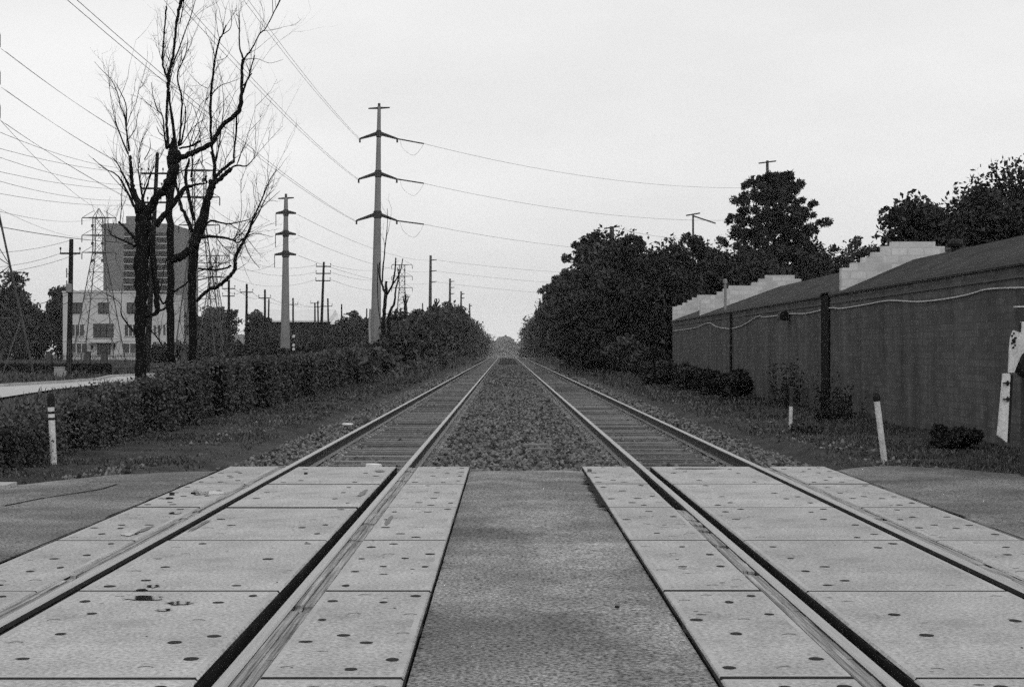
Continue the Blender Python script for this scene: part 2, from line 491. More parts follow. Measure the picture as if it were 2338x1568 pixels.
COLS = [  # x0, x1, hole columns, words
    (-3.56, LX[0] - 0.135, (0.17, 0.40), "outer side of the left track", "left outer panels"),
    (LX[0] + 0.112, LX[1] - 0.128, (0.24, 1.05), "middle of the left track", "panels between the left rails"),
    (LX[1] + 0.150, -0.467, (0.19, 0.50), "inner side of the left track", "left inner panels"),
    (0.98, RX[0] - 0.140, (0.17, 0.44), "inner side of the right track", "right inner panels"),
    (RX[0] + 0.128, RX[1] - 0.112, (0.26, 1.04), "middle of the right track", "panels between the right rails"),
    (RX[1] + 0.150, 4.10, (0.19, 0.50), "outer side of the right track", "right outer panels"),
]
def z_top(): return -0.006 + random.uniform(-0.002, 0.003)
for ci, (x0, x1, hc, words, grp) in enumerate(COLS):
    for r in range(7):
        y1 = JOINT[r] - (0.006 if r else 0)
        y0 = JOINT[r + 1] + random.choice((0.006, 0.010, 0.022, 0.03))
        if ci == 1 and r in (1, 2): y1 -= 0.05
        z = z_top()
        mb = MB()
        c = 0.012
        j = lambda: random.uniform(-0.004, 0.004)
        X0, X1 = x0 + j(), x1 + j()
        # bevelled slab
        lo = [(X0, y0, -0.18), (X1, y0, -0.18), (X1, y1, -0.18), (X0, y1, -0.18)]
        mi_ = [(X0, y0, z - c), (X1, y0, z - c), (X1, y1, z - c), (X0, y1, z - c)]
        hi = [(X0 + c, y0 + c, z), (X1 - c, y0 + c, z), (X1 - c, y1 - c, z), (X0 + c, y1 - c, z)]
        e = 0.045
        inn = [(X0 + e, y0 + e, z), (X1 - e, y0 + e, z), (X1 - e, y1 - e, z), (X0 + e, y1 - e, z)]
        fs = [(3, 2, 1, 0), (12, 13, 14, 15)]
        sd = [(a + k, a + (k + 1) % 4, a + 4 + (k + 1) % 4, a + 4 + k) for a in (0, 4) for k in range(4)]
        mb.add(lo + mi_ + hi + inn, fs, 0)
        mb.f += sd; mb.m += [1, 1, 1, 1, 1, 0, 1, 0]        # sides and joint edges are black with dirt
        mb.f += [tuple(8 + q for q in (k, (k + 1) % 4, 4 + (k + 1) % 4, 4 + k)) for k in range(4)]; mb.m += [3] * 4
        for hx in hc:
            for k in range(4):
                for side in (-1, 1):
                    xx = x0 + hx + side * 0.085 + random.uniform(-.012, .012)
                    yy = y0 + 2.36 * (0.12 + 0.25 * k) + side * .10 + random.uniform(-.03, .03)
                    q = random.random()
                    if q < 0.42:
                        disc(mb, xx, yy, z + 0.0025, random.uniform(.024, .040), random.uniform(.022, .040), mi=1)
                    elif q < 0.66:
                        crescent(mb, xx, yy, z + 0.0025, random.uniform(.034, .045), 2)
        for _ in range(random.randint(3, 9)):                 # spalled nicks
            disc(mb, random.uniform(x0 + .05, x1 - .05), random.uniform(y0 + .03, y1 - .03), z + 0.0025, random.uniform(.005, .035), random.uniform(.004, .012), 7, random.choice((1, 2, 2)))
        where = ["nearest the ballast", "second from the ballast", "third from the ballast", "fourth from the ballast",
                 "fifth from the ballast", "sixth from the ballast", "seventh from the ballast"][r]
        o = mb.build('concrete_pad', [M['concrete'], M['recess'], M['chip'], M['concrete_edge']], None, (x0, y0, -0.18))
        tag(o, f"pale concrete pad on the {words}, {where}", 'panel', grp)

# ------------------------------------------------------------------ rails
def rail(cx, label, y0=-2.0, y1=279):
    prof = [(-.070, -.180), (.070, -.180), (.070, -.168), (.012, -.150), (.009, -.052), (.036, -.040), (.036, -.010),
            (.026, 0), (-.026, 0), (-.036, -.010), (-.036, -.040), (-.009, -.052), (-.012, -.150), (-.070, -.168)]
    n = len(prof)
    yy = [y0, EDGE, 120, 240, 268, y1]
    mb = MB()
    vs = [(cx + a, y, b + float(drop(y))) for y in yy for a, b in prof]
    for i in range(len(yy) - 1):
        for k in range(n):
            k2 = (k + 1) % n
            mi = 1 if k in (6, 7, 8) else 2 if k in (2, 12) else 0
            mb.add([vs[i * n + k], vs[i * n + k2], vs[(i + 1) * n + k2], vs[(i + 1) * n + k]], [(0, 1, 2, 3)], mi)
    mb.add([vs[k] for k in range(n)], [tuple(range(n))], 0)
    o = mb.build('rail', [M['rust'], M['steel_top'], M['flange']], None, (cx, EDGE, -0.18), normals=True)
    return tag(o, label, 'rail', 'steel rails running down the line')
rail(LX[0], "worn steel rail, outermost on the left, beside the grass verge")
rail(LX[1], "worn steel rail next to the centre asphalt on its left")
rail(RX[0], "worn steel rail next to the centre asphalt on its right")
rail(RX[1], "worn steel rail, outermost on the right, towards the brick wall")

# rubber fillers beside the rails in the crossing
def filler(x0, x1, y0, y1, label, m='rubber', z=-0.012):
    mb = MB()
    n = int((y1 - y0) / 0.18)
    ys_ = np.linspace(y0, y1, n)
    wob = [random.uniform(-.004, .002) for _ in ys_]
    for i in range(n - 1):
        low = random.uniform(-.02, -.008) if random.random() < 0.08 else 0
        a, b = ys_[i], ys_[i + 1]
        w0, w1 = wob[i], wob[i + 1]
        xm = x0 + (x1 - x0) * 0.45
        for (p, q, zz) in ((x0, xm, z), (xm + .004, x1, z - .006)):
            dz = random.uniform(-.004, .002)
            vs = [(p, a, -.15), (q + w0, a, -.15), (q + w1, b, -.15), (p, b, -.15), (p, a, zz + low), (q + w0, a, zz + dz + low), (q + w1, b, zz + dz + low), (p, b, zz + low)]
            mb.add(vs, [(4, 5, 6, 7), (0, 1, 5, 4), (1, 2, 6, 5), (2, 3, 7, 6), (3, 0, 4, 7)])
    o = mb.build('rail_filler', M[m], None, (x0, y0, -.15))
    return tag(o, label, 'rail filler')
filler(LX[1] + .040, LX[1] + .146, 1.5, EDGE - .05, "streaked grey filler strip right of the inner rail of the left track")
filler(LX[0] - .130, LX[0] - .040, 1.5, EDGE - .02, "streaked grey filler strip outside the outermost left rail")
filler(RX[0] - .136, RX[0] - .040, 1.5, 13.6, "ragged filler strip along the inner rail of the right track")
filler(RX[1] + .040, RX[1] + .146, 1.5, EDGE - .02, "streaked grey filler strip outside the outermost right rail")
filler(LX[1] - .124, LX[1] - .112, 1.5, EDGE - .02, "black rubber liner in the groove of the left track's inner rail", 'black_rubber', -0.012)
filler(LX[0] + .098, LX[0] + .109, 1.5, EDGE - .02, "black rubber liner in the groove of the outermost left rail", 'black_rubber', -0.014)
filler(RX[1] - .109, RX[1] - .098, 1.5, EDGE - .02, "black rubber liner in the groove of the outermost right rail", 'black_rubber', -0.014)
filler(RX[0] + .112, RX[0] + .124, 1.5, EDGE - .02, "black rubber liner in the groove of the right track's inner rail", 'black_rubber', -0.012)

# ------------------------------------------------------------------ ties
def tie_proto(group, label):
    mb = MB()
    mb.box(-1.29, 1.29, -.112, .112, -.17, 0)
    t = tag(mb.build('railroad_tie', M['tie']), label, 'railroad tie', group)
    for s in (-1, 1):
        p = MB()
        x = s * .753
        p.box(x - .18, x + .18, -.09, .09, 0.0, .018)
        for e in (-1, 1):
            for k in (-.055, .055):
                p.box(x + e * .105 - .013, x + e * .105 + .013, k - .016, k + .016, .018, .05)
                p.box(x + e * .145 - .012, x + e * .145 + .012, k - .014, k + .014, .018, .032)
            p.box(x + e * .085 - .02, x + e * .085 + .02, .13, .16, -.01, .04)       # rail anchor
        p.build('tie_plate', M['plate'], t)
    return t
TG = {}
for cx, side in ((LC, 'left'), (RC, 'right')):
    TG[cx] = tie_proto(f"ties under the {side} track", f"weathered timber tie half buried in stone under the {side} track")
SP = 0.53
for cx in (LC, RC):
    proto = TG[cx]
    kids = list(proto.children)
    for i in range(150):
        y = EDGE + 0.28 + SP * i + random.uniform(-.03, .03)
        if i == 0: t = proto
        else:
            t = proto.copy(); COL.objects.link(t)
            if i < 100:
                for k in kids:
                    c = k.copy(); COL.objects.link(c); c.parent = t
        t.location = (cx + random.uniform(-.03, .03), y, -.205 + random.uniform(-.018, .004))
        t.rotation_euler = (random.uniform(-.02, .02), random.uniform(-.004, .004), random.uniform(-.012, .012))
mb = MB()
for cx in (LC, RC):
    y = EDGE + 0.28 + SP * 150
    while y < 268:
        mb.box(cx - 1.29, cx + 1.29, y - .11, y + .11, -.37, -.205 + random.uniform(-.02, .006)); y += SP
tag(mb.build('railroad_tie', M['tie']), 'timber ties of the far stretch of both tracks', 'railroad tie', kind='stuff')

# ------------------------------------------------------------------ the long brick storage building
BX = 8.6
b = thing('storage_building', (BX, 38, -0.3), "long low dark brick building with stepped white firewalls along the track", 'building')
BO = (BX, 38, -0.3)
NW, FW = 3.66, 7.0
mb = MB()
mb.box(BX, BX + NW, 9, 37.7, -.6, 2.93); mb.build('wall', M['brick_dark'], b, BO)
mb = MB()
mb.box(BX, BX + FW, 38.6, 73.4, -.6, 2.93); mb.build('wall', M['brick_dark'], b, BO)
mb = MB(); mb.box(BX - .05, BX + NW, 37.702, 38.598, -.6, 3.02); mb.build('pilaster', M['pilaster'], b, BO)
def gable(x0, w, zr, y0, y1):
    mb = MB()
    xr = x0 + w / 2
    mb.prism([(x0 - .05, 2.985), (xr, zr), (x0 + w + .05, 2.985), (x0 + w + .05, 2.935), (x0 - .05, 2.935)], 'y', y0, y1)
    return mb
gable(BX, NW, 3.80, 8.8, 36.38).build('roof', M['shingle'], b, BO)
gable(BX, NW, 3.80, 36.62, 37.7).build('roof', M['shingle'], b, BO)
gable(BX, FW, 4.28, 37.72, 62.7).build('roof', M['shingle'], b, BO)
gable(BX, FW, 4.28, 63.0, 73.0).build('roof', M['shingle'], b, BO)
for (y0, y1) in ((8.8, 37.6), (38.7, 73.3)):
    mb = MB(); mb.box(BX - .075, BX - .052, y0, y1, 2.925, 3.0)
    mb.box(BX - .052, BX - .002, y0, y1, 2.90, 2.93); mb.build('fascia', M['trim'], b, BO)
    mb = MB(); mb.box(BX - .03, BX - .001, y0, y1, 2.70, 2.735); mb.build('trim_strip', M['trim'], b, BO)
def steps(pts, Y, dx=0):
    """left half of a stepped firewall from print points; the right half mirrors it"""
    L = [(((x - 1235) / 3472 * Y), CAMH + (852 - y) / 3472 * Y) for x, y in pts]
    return L
def firewall(L, xc, y0, y1):
    z0 = 2.9
    poly = [(L[0][0], z0)] + L + [(2 * xc - x, z) for x, z in reversed(L)] + [(2 * xc - L[0][0], z0)]
    mb = MB(); mb.prism(poly, 'y', y0, y1)
    return mb.build('firewall', M['parapet'], b, BO)
c5 = lambda x, y: (1600 + x / 1.96, 350 + y / 1.96)
c8 = lambda x, y: (1620 + x / 3.92, 620 + y / 3.92)
L1 = steps([c5(*p) for p in [(890, 595), (938, 595), (938, 570), (990, 570), (990, 545), (1037, 545), (1037, 520), (1085, 520), (1085, 492), (1130, 492), (1130, 470)]], 36.4)
firewall(L1, BX + NW / 2, 36.385, 36.615)
L2 = steps([c8(*p) for p in [(350, 435), (405, 435), (405, 420), (462, 420), (462, 392), (515, 392), (515, 362), (570, 362), (570, 335), (625, 335), (625, 305), (845, 305), (845, 270), (910, 270), (910, 237), (975, 237), (975, 202)]], 62.8)
firewall(L2, BX + FW / 2, 62.72, 62.98)
firewall(L2, BX + FW / 2, 73.02, 73.3)
# coping strips catch the light
mb = MB(); mb.lathe([(.055, 0), (.055, 1.15), (.085, 1.15), (.085, 1.3), (.02, 1.34)], (8.84, 57.3, 3.0), 10)
mb.build('vent_pipe', M['galv'], b, BO)
mb = MB(); mb.tube([(BX - .06, 54, 2.9), (BX - .06, 54, 0.3)], .045, 8); mb.build('downpipe', M['black_paint'], b, BO)
mb = MB(); mb.lathe([(.10, 0), (.10, .14), (.17, .16), (.19, .22), (.15, .30), (.07, .34)], (10.43, 33.0, 3.72), 14)
mb.build('roof_ventilator', M['black_paint'], b, BO)
# sagging cable pinned along the wall
def wallpt(p, x=BX - .03):
    Y = x * 3472 / (p[0] - 1235)
    return Vector((x, Y, CAMH + (852 - p[1]) / 3472 * Y))
def smooth_path(pts, k=6):
    out = []
    n = len(pts)
    for i in range(n - 1):
        p0, p1, p2, p3 = pts[max(i - 1, 0)], pts[i], pts[i + 1], pts[min(i + 2, n - 1)]
        for j in range(k):
            t = j / k
            out.append(0.5 * ((2 * p1) + (p2 - p0) * t + (2 * p0 - 5 * p1 + 4 * p2 - p3) * t * t + (3 * p1 - p0 - 3 * p2 + p3) * t ** 3))
    out.append(pts[-1])
    return out
cab = [c8(*p) for p in [(90, 735), (200, 722), (320, 700), (430, 658), (500, 690), (570, 708), (650, 712), (760, 680), (900, 597), (960, 602), (1060, 592), (1150, 578), (1240, 570), (1350, 570), (1450, 550), (1600, 515), (1700, 520)]] + \
      [c5(*p) for p in [(1000, 772), (1118, 752), (1260, 757), (1400, 742), (1500, 722), (1595, 697), (1764, 690)]] + [(2620, 702), (2800, 700)]
mb = MB(); mb.tube(smooth_path([wallpt(p) for p in cab]), .016, 6)
tag(mb.build('cable', M['conduit'], None, (BX, 38, 1.9), smooth=True), "pale sagging cable pinned along the dark brick wall", 'cable')
lp = wallpt(c8(1190, 585))
t = thing('wall_lamp', lp, "small black floodlight fixed halfway along the brick wall", 'wall lamp')
mb = MB(); mb.box(-.02, .025, -.09, .09, -.1, .1); mb.build('mounting_plate', M['conduit'], t)
mb = MB(); mb.prism([(-.30, -.13), (-.05, -.16), (-.02, .05), (-.10, .14), (-.26, .08)], 'y', -.22, .22); mb.build('lamp_housing', M['black_paint'], t)

# ------------------------------------------------------------------ marker posts
def post(x, y, h, lean, label, capped, bands=False, r=.045):
    z = float(gz(x, y))
    t = thing('marker_post', (x, y, z), label, 'marker post', 'white marker posts on the verges', (0, lean, 0))
    mb = MB(); mb.lathe([(r, -.1), (r, h)], n=12); mb.build('post', M['white_paint'], t)
    if capped:
        mb = MB(); mb.lathe([(r + .006, h - capped), (r + .010, h - .03), (r * .9, h + .02), (r * .4, h + .035)], n=12); mb.build('cap', M['black_paint'], t)
    if bands:
        for zz in (h - .36, h - .27):
            mb = MB(); mb.lathe([(r + .003, zz), (r + .003, zz + .035)], n=12); mb.build('band', M['black_paint'], t)
    return t
post(-6.55, 20.6, 1.0, -.045, "white marker post with a black cap and dark bands before the ivy hedge", .17, True, .047)
post(5.86, 29.3, 0.9, .03, "thin white marker post with a greyed upper half near the brick wall", 0, False, .038)
o = bpy.data.objects['marker_post.001']
mb = MB(); mb.lathe([(.040, .52), (.040, .88), (.044, .90), (.03, .93)], n=12); mb.build('sleeve', M['galv_dark'], o)
post(5.75, 21.6, 1.02, -.125, "leaning white marker post with a round black top", .10, False, .047)

# ------------------------------------------------------------------ crossing gate at the right edge
g = thing('crossing_gate', (6.35, 17, -.2), "white railroad crossing gate with bolted counterweight arms at the right edge", 'crossing gate')
GO = (6.35, 17, -.2)
def gp(px, py, Y=17): return ((px - 1235) / 3472 * Y, CAMH + (852 - py) / 3472 * Y)
mb = MB(); mb.prism([gp(*p) for p in [(2449, 911), (2462, 911), (2465, 915), (2457, 1079), (2435, 1062)]], 'y', 16.97, 17.03)
mb.build('arm_board', M['white_paint'], g, GO)
mb = MB(); mb.prism([gp(*p) for p in [(2466, 914), (2471, 914), (2462, 1079), (2458, 1079)]], 'y', 16.96, 17.05)
mb.build('board_rail', M['black_paint'], g, GO)
for py in (934, 973):
    mb = MB()
    x, z = gp(2456, py)
    mb.box(x - .05, x + .035, 16.945, 16.968, z - .007, z + .007)
    mb.prism([(x - .015, z), (x + .005, z + .03), (x + .025, z), (x + .005, z - .035)], 'y', 16.94, 16.967)
    mb.build('bracket', M['black_paint'], g, GO)
mb = MB(); mb.prism([gp(*p) for p in [(2464, 909), (2466.5, 851), (2469, 824), (2476, 806), (2490, 812), (2494, 785), (2530, 783), (2530, 850), (2505, 851), (2486, 885), (2476, 909)]], 'y', 17.0, 17.05)
mb.build('support_arm', M['white_paint'], g, GO)
mb = MB()
for cx, cy, r in [(515, 385, 9), (497, 410, 10), (530, 432, 12), (512, 455, 18), (520, 472, 14), (495, 485, 10), (527, 505, 9), (508, 528, 10)]:
    x, z = gp(2350 + cx / 4.126, 720 + cy / 4.126)
    n = 10; r = r / 4.126 / 204
    mb.prism([(x + r * math.cos(6.283 * k / n), z + r * math.sin(6.283 * k / n)) for k in range(n)], 'y', 16.985, 17.003)
mb.build('bolt', M['black_paint'], g, GO)
x, z = gp(2518, 888)
mb = MB(); mb.prism([(x + .15 * math.cos(6.283 * k / 24), z + .17 * math.sin(6.283 * k / 24)) for k in range(24)], 'y', 16.9, 17.2)
mb.build('counterweight', M['black_paint'], g, GO)
x, z = gp(2500, 747)
mb = MB(); mb.lathe([(.05, -.2), (.05, z), (.064, z), (.064, z + .02), (.02, z + .025)], (x + .10, 17.25, 0), 14); mb.build('mast', M['galv_dark'], g, GO)
mb = MB(); mb.box(x + .16, x + .6, 17.1, 17.5, .75, 1.5); mb.box(x - .1, x + .1, 17.1, 17.4, -.3, -.05); mb.build('mechanism', M['galv_dark'], g, GO)
x, z = gp(2489, 747)
mb = MB(); mb.box(x, x + .14, 17.08, 17.18, z - .17, z - .012); mb.build('junction_box', M['galv_dark'], g, GO)
mb = MB(); mb.box(x - .005, x + .145, 17.07, 17.19, z - .010, z + .004); mb.build('box_lid', M['white_paint'], g, GO)
mb = MB(); mb.prism([gp(*p) for p in [(2489, 786), (2493, 786), (2491, 810), (2487, 809)]], 'y', 16.98, 17.02); mb.build('hinge', M['black_paint'], g, GO)

# ------------------------------------------------------------------ small litter
def litter(name, x, y, w, d, h, m, label, cat, rot=0, z=None):
    mb = MB()
    n = 7
    P = [(w * .5 * math.cos(6.283 * k / n) * random.uniform(.7, 1.1), d * .5 * math.sin(6.283 * k / n) * random.uniform(.7, 1.1)) for k in range(n)]
    mb.prism(P, 'z', 0, h)
    o = mb.build(name, M[m]); o.location = (x, y, z if z is not None else float(bz(x, y)) + .02)
    o.rotation_euler = (.05, .04, rot)
    return tag(o, label, cat)
def plank(x, y, L, w, rot, label, z):
    mb = MB(); mb.box(-L / 2, L / 2, -w / 2, w / 2, 0, .035)
    o = mb.build('plank', M['plank']); o.location = (x, y, z); o.rotation_euler = (.03, -.02, rot)
    return tag(o, label, 'plank')
litter('paper_scrap', -3.6, 32.5, .32, .3, .03, 'paper', "white paper scrap lying on the left verge", 'litter', .2)
litter('paper_scrap', -1.72, EDGE + .12, .22, .12, .05, 'paper', "white scrap between the left rails at the crossing's edge", 'litter', .1, -.03)
plank(-.62, EDGE + .55, .62, .05, .12, "pale splintered plank beside the left track at the crossing's edge", -.13)
plank(.50, 24.2, .42, .10, .05, "broken grey board lying on the stones between the tracks", -.14)
plank(.55, 23.4, .34, .09, -.15, "dark board end on the stones, nearest of two between the tracks", -.15)
plank(-3.35, 19.9, .75, .06, .1, "grey plank lying beside the outermost left rail", -.17)
litter('stone', 1.03, 17.5, .07, .06, .035, 'rock', "dark stone on the right inner crossing panel's edge", 'stone', .4, -.004)
litter('stone', -2.42, 17.2, .05, .045, .02, 'recess', "small dark stone on the left middle crossing panel", 'stone', .4, -.004)
litter('stone', -3.45, 14.7, .07, .06, .03, 'recess', "dark stone by the puddle on the left outer crossing panel", 'stone', .4, -.004)
litter('stone', .65, 8.3, .028, .026, .014, 'recess', "small dark stone on the centre asphalt", 'stone', .4, -.004)

# shallow rain water standing on the left panels
def puddle(x, y, w, d, z=.001, m='water'):
    n = 18
    mb = MB()
    mb.add([(x + w / 2 * math.cos(6.283 * k / n) * random.uniform(.55, 1.1), y + d / 2 * math.sin(6.283 * k / n) * random.uniform(.55, 1.1), z) for k in range(n)], [tuple(range(n))])
    return tag(mb.build('water', M[m]), kind='structure')
for a in [(-3.12, 14.9, .40, .50), (-3.42, 14.4, .18, .2), (-2.2, 8.62, .32, .16), (-1.93, 8.45, .20, .14), (-1.98, 8.22, .10, .10), (-2.24, 9.05, .10, .12), (-2.28, 8.9, .09, .1), (-3.05, 13.1, .14, .2), (-3.08, 11.6, .16, .26)]:
    puddle(*a)
for a in [(2.45, 17.98, .8, .16, .0005, 'wet'), (-3.02, 11.9, .07, .6, .0005, 'wet'), (-2.62, 12.2, .06, 1.0, .0005, 'wet'), (-1.56, 17.6, .16, .3, .0005, 'wet'), (-1.50, 14.9, .08, .8, .0005, 'wet'), (-1.03, 12.5, .06, .8, .0005, 'wet')]:
    puddle(*a)
# dirt gathered along the ragged edges of the asphalt, and an old crack
def dirt(x0, w, y0, y1, side, n=60, z=-.004):
    mb = MB()
    ys_ = np.linspace(y0, y1, n); rg = random.Random(3)
    wv = [w * rg.uniform(.1, 1.0) * (1.6 if rg.random() < .12 else 1) for _ in ys_]
    for i in range(n - 1):
        mb.add([(x0, ys_[i], z), (x0 + side * wv[i], ys_[i], z), (x0 + side * wv[i + 1], ys_[i + 1], z), (x0, ys_[i + 1], z)], [(0, 1, 2, 3)])
    o = mb.build('dirt', M['ballast'])
    for pl in o.data.polygons:
        if pl.normal.z < 0: pl.flip()
    tag(o, kind='structure')
dirt(.978, .018, 3, EDGE - .1, -1)
dirt(.978, .10, 13.4, 16.9, -1, 50, .0)
dirt(-.465, .012, 3, EDGE - .1, 1)
dirt(4.105, .03, 4, EDGE - .1, 1, 60, -.002)
dirt(-3.565, .03, 4, EDGE - .1, -1, 60, -.002)
mb = MB()
cr = [(-4.9, 13.9), (-4.75, 14.6), (-4.6, 15.0), (-4.42, 15.6), (-4.40, 16.1), (-4.2, 16.6), (-4.05, 16.9)]
for (a, b), (c, d) in zip(cr[:-1], cr[1:]):
    mb.add([(a - .02, b, -.022), (a + .02, b, -.022), (c + .02, d, -.018), (c - .02, d, -.018)], [(0, 1, 2, 3)])
tag(mb.build('dirt', M['ballast']), kind='structure')

# ------------------------------------------------------------------ dead trees, limb by limb
def c3(x, y): return ((220 + x / 2.8) / 1.0693, (380 + y / 2.8) / 1.0693)
def c2(x, y): return ((220 + x / 3.92) / 1.0693, (y / 3.92) / 1.0693)
def c1(x, y): return ((600 + x / 2.3757) / 1.0693, (240 + y / 2.3757) / 1.0693)
SCALE = {c3: 2.8, c2: 3.92, c1: 2.3757}

class DeadTree:
    def __init__(s, Y, seed):
        s.Y, s.pts, s.br, s.rng = Y, [], [], random.Random(seed)
    def limb(s, f, *spec):
        """spec: (x, y, width) in print-crop pixels; the depth of each limb wanders off on its own"""
        path = [(*f(x, y), (w * (1.3 if w < 12 else 1.15 if w < 26 else 1)) / SCALE[f] / 3472 * s.Y / 2) for x, y, w in spec]
        d0 = 0.0
        if s.pts:
            q = min(s.pts, key=lambda q: (q[0] - path[0][0]) ** 2 + (q[1] - path[0][1]) ** 2)
            d0 = q[2]
        L = sum(math.dist(path[i][:2], path[i + 1][:2]) for i in range(len(path) - 1)) / 3247 * s.Y
        d1 = d0 + s.rng.uniform(-.32, .32) * L if s.pts else 0.0
        acc, tot = 0, max(L, 1e-6)
        P, Rr = [], []
        for i, (x, y, r) in enumerate(path):
            if i: acc += math.dist(path[i - 1][:2], (x, y)) / 3247 * s.Y
            d = d0 + (d1 - d0) * acc / tot
            s.pts.append((x, y, d))
            P.append(at(x, y, s.Y + d)); Rr.append(r)
        k = 5
        Q = smooth_path(P, k)
        RQ = list(np.interp(np.linspace(0, 1, len(Q)), np.linspace(0, 1, len(Rr)), Rr))
        Q = [q + Vector((s.rng.gauss(0, 1), s.rng.gauss(0, 1), s.rng.gauss(0, 1))) * min(RQ[i] * .18, .02) for i, q in enumerate(Q)]
        RQ = [r * s.rng.uniform(.94, 1.07) for r in RQ]
        s.br.append((Q, RQ))
    def build(s, label, twigs, group, zb=None, name='dead_tree'):
        base = s.br[0][0][0].copy()
        if zb is not None: base.z = zb
        t = thing(name, base, label, 'tree', group)
        mb = MB()
        for i, (Q, RQ) in enumerate(s.br):
            mb.tube(Q, RQ, 10 if max(RQ) > .08 else 6)
        Q, RQ = s.br[0]
        mb.tube([Q[0] + Vector((0, 0, -.9)), Q[0] + Vector((0, 0, -.2)), Q[0]], [RQ[0] * 1.35, RQ[0] * 1.1, RQ[0]], 10)
        mb.build('trunk', M['bark'], t, base, smooth=True, normals=False)
        tw = MB()
        rg = s.rng
        def shoot(p, d, L, r, lev):
            n = 5
            P = [p]
            for i in range(n):
                d = (d + Vector((rg.gauss(0, .16), rg.gauss(0, .16), rg.gauss(.05, .12)))).normalized()
                P.append(P[-1] + d * L / n)
            tw.tube(P, [r * (1 - .75 * i / n) for i in range(n + 1)], 3, cap=False)
            if lev:
                for _ in range(rg.randint(1, 4)):
                    q = P[rg.randint(1, n)]
                    dd = (d + Vector((rg.gauss(0, .55), rg.gauss(0, .55), rg.gauss(0, .4)))).normalized()
                    shoot(q, dd, L * rg.uniform(.3, .6), r * .55, lev - 1)
        cand = [(q, r, (Q[min(i + 1, len(Q) - 1)] - Q[max(i - 1, 0)]).normalized()) for Q, RQ in s.br[1:] for i, (q, r) in enumerate(zip(Q, RQ)) if i > 2]
        for _ in range(twigs // 4 if s.Y < 60 else 0):                       # middle-sized whips between limb and twig
            q, r, d = rg.choice(cand)
            d2 = (d * .6 + Vector((rg.gauss(0, .35), rg.gauss(0, .35), .9))).normalized()
            shoot(q, d2, rg.uniform(.7, 2.3) * s.Y / 42, min(r * .6, rg.uniform(.010, .019)) * s.Y / 42, 2)
        for _ in range(twigs // 2):
            q, r, d = rg.choice(cand)
            side = Vector((rg.gauss(0, 1), rg.gauss(0, .7), rg.gauss(0.2, .6))).normalized()
            d2 = (d * .75 + side * .6 + Vector((0, 0, .35))).normalized()
            shoot(q, d2, rg.uniform(.35, 1.5) * s.Y / 42, min(r * .5, .0095) * s.Y / 42, 2)
        if twigs: tw.build('twig', M['bark'], t, base, normals=False)
        return t

GT = "bare dead trees behind the ivy hedge"
T = DeadTree(38, 1)
L = T.limb
L(c3, (352, 1540, 86), (346, 1300, 68), (338, 1180, 80), (350, 1000, 84), (352, 800, 100), (362, 600, 98), (366, 460, 100), (352, 360, 90), (345, 320, 60))
L(c3, (335, 350, 50), (300, 240, 30), (283, 160, 26), (279, 60, 18), (274, 0, 16))
L(c2, (375, 1450, 22), (345, 1230, 15), (330, 1100, 12), (290, 1020, 9), (265, 900, 8), (200, 760, 6), (110, 670, 4), (40, 590, 2))
L(c2, (345, 1230, 12), (347, 1020, 9), (300, 900, 7), (265, 830, 5), (230, 770, 3))
L(c2, (362, 1470, 18), (300, 1320, 13), (247, 1180, 9), (235, 1130, 4))
L(c2, (368, 1330, 8), (430, 1240, 6), (450, 1130, 4), (465, 1050, 2))
L(c3, (310, 360, 20), (240, 220, 14), (180, 130, 8), (100, 90, 5), (20, 20, 2))
L(c3, (300, 300, 18), (232, 140, 12), (190, 60, 6), (150, 10, 3))
L(c3, (390, 440, 66), (430, 320, 60), (500, 240, 54), (550, 170, 56), (580, 80, 56))
L(c3, (380, 1095, 26), (440, 1082, 28), (462, 1040, 36), (452, 900, 40), (432, 700, 38), (420, 560, 34), (400, 460, 30))
L(c3, (455, 1065, 16), (500, 1052, 12), (528, 1040, 9))
L(c3, (385, 1165, 10), (440, 1220, 8), (470, 1260, 7), (505, 1320, 4))
L(c3, (300, 1200, 16), (240, 1130, 9), (212, 1075, 7), (205, 1010, 5), (130, 950, 3))
L(c3, (310, 620, 18), (230, 580, 12), (150, 545, 8), (130, 505, 4))
L(c3, (310, 570, 20), (235, 490, 14), (195, 450, 13))
L(c3, (440, 480, 44), (520, 390, 40), (600, 290, 40), (650, 220, 30), (720, 200, 14), (785, 192, 9))
L(c3, (350, 330, 16), (390, 200, 10), (420, 120, 6), (440, 40, 3))
L(c3, (365, 330, 14), (345, 200, 10), (330, 90, 6), (345, 0, 3))
L(c2, (470, 1560, 12), (470, 1440, 7), (500, 1330, 5), (580, 1200, 2))
L(c2, (520, 1530, 9), (575, 1420, 6), (570, 1320, 3))
T.build("thickest dead tree, foremost of three, forking low at the road", 120, GT, -.15)

T = DeadTree(42, 2)
L = T.limb
L(c3, (550, 1410, 48), (556, 1000, 52), (550, 600, 46), (546, 300, 52), (566, 120, 76), (572, 40, 84), (578, -20, 92))
L(c2, (790, 1520, 100), (800, 1430, 88), (800, 1350, 50), (790, 1330, 20))
L(c2, (750, 1420, 32), (730, 1200, 24), (738, 1000, 24), (746, 850, 28), (752, 750, 34), (768, 640, 32), (792, 560, 24), (806, 420, 24), (826, 250, 24), (850, 100, 32), (876, 0, 40), (890, -90, 26), (900, -200, 12))
L(c2, (745, 765, 20), (710, 670, 17), (695, 600, 17), (704, 400, 15), (719, 200, 15), (730, 66, 16))
L(c2, (812, 1380, 36), (787, 1150, 28), (766, 1000, 20), (755, 880, 18))
L(c2, (775, 650, 14), (840, 500, 12), (900, 330, 9), (970, 140, 7), (1010, 0, 5), (1060, -60, 3))
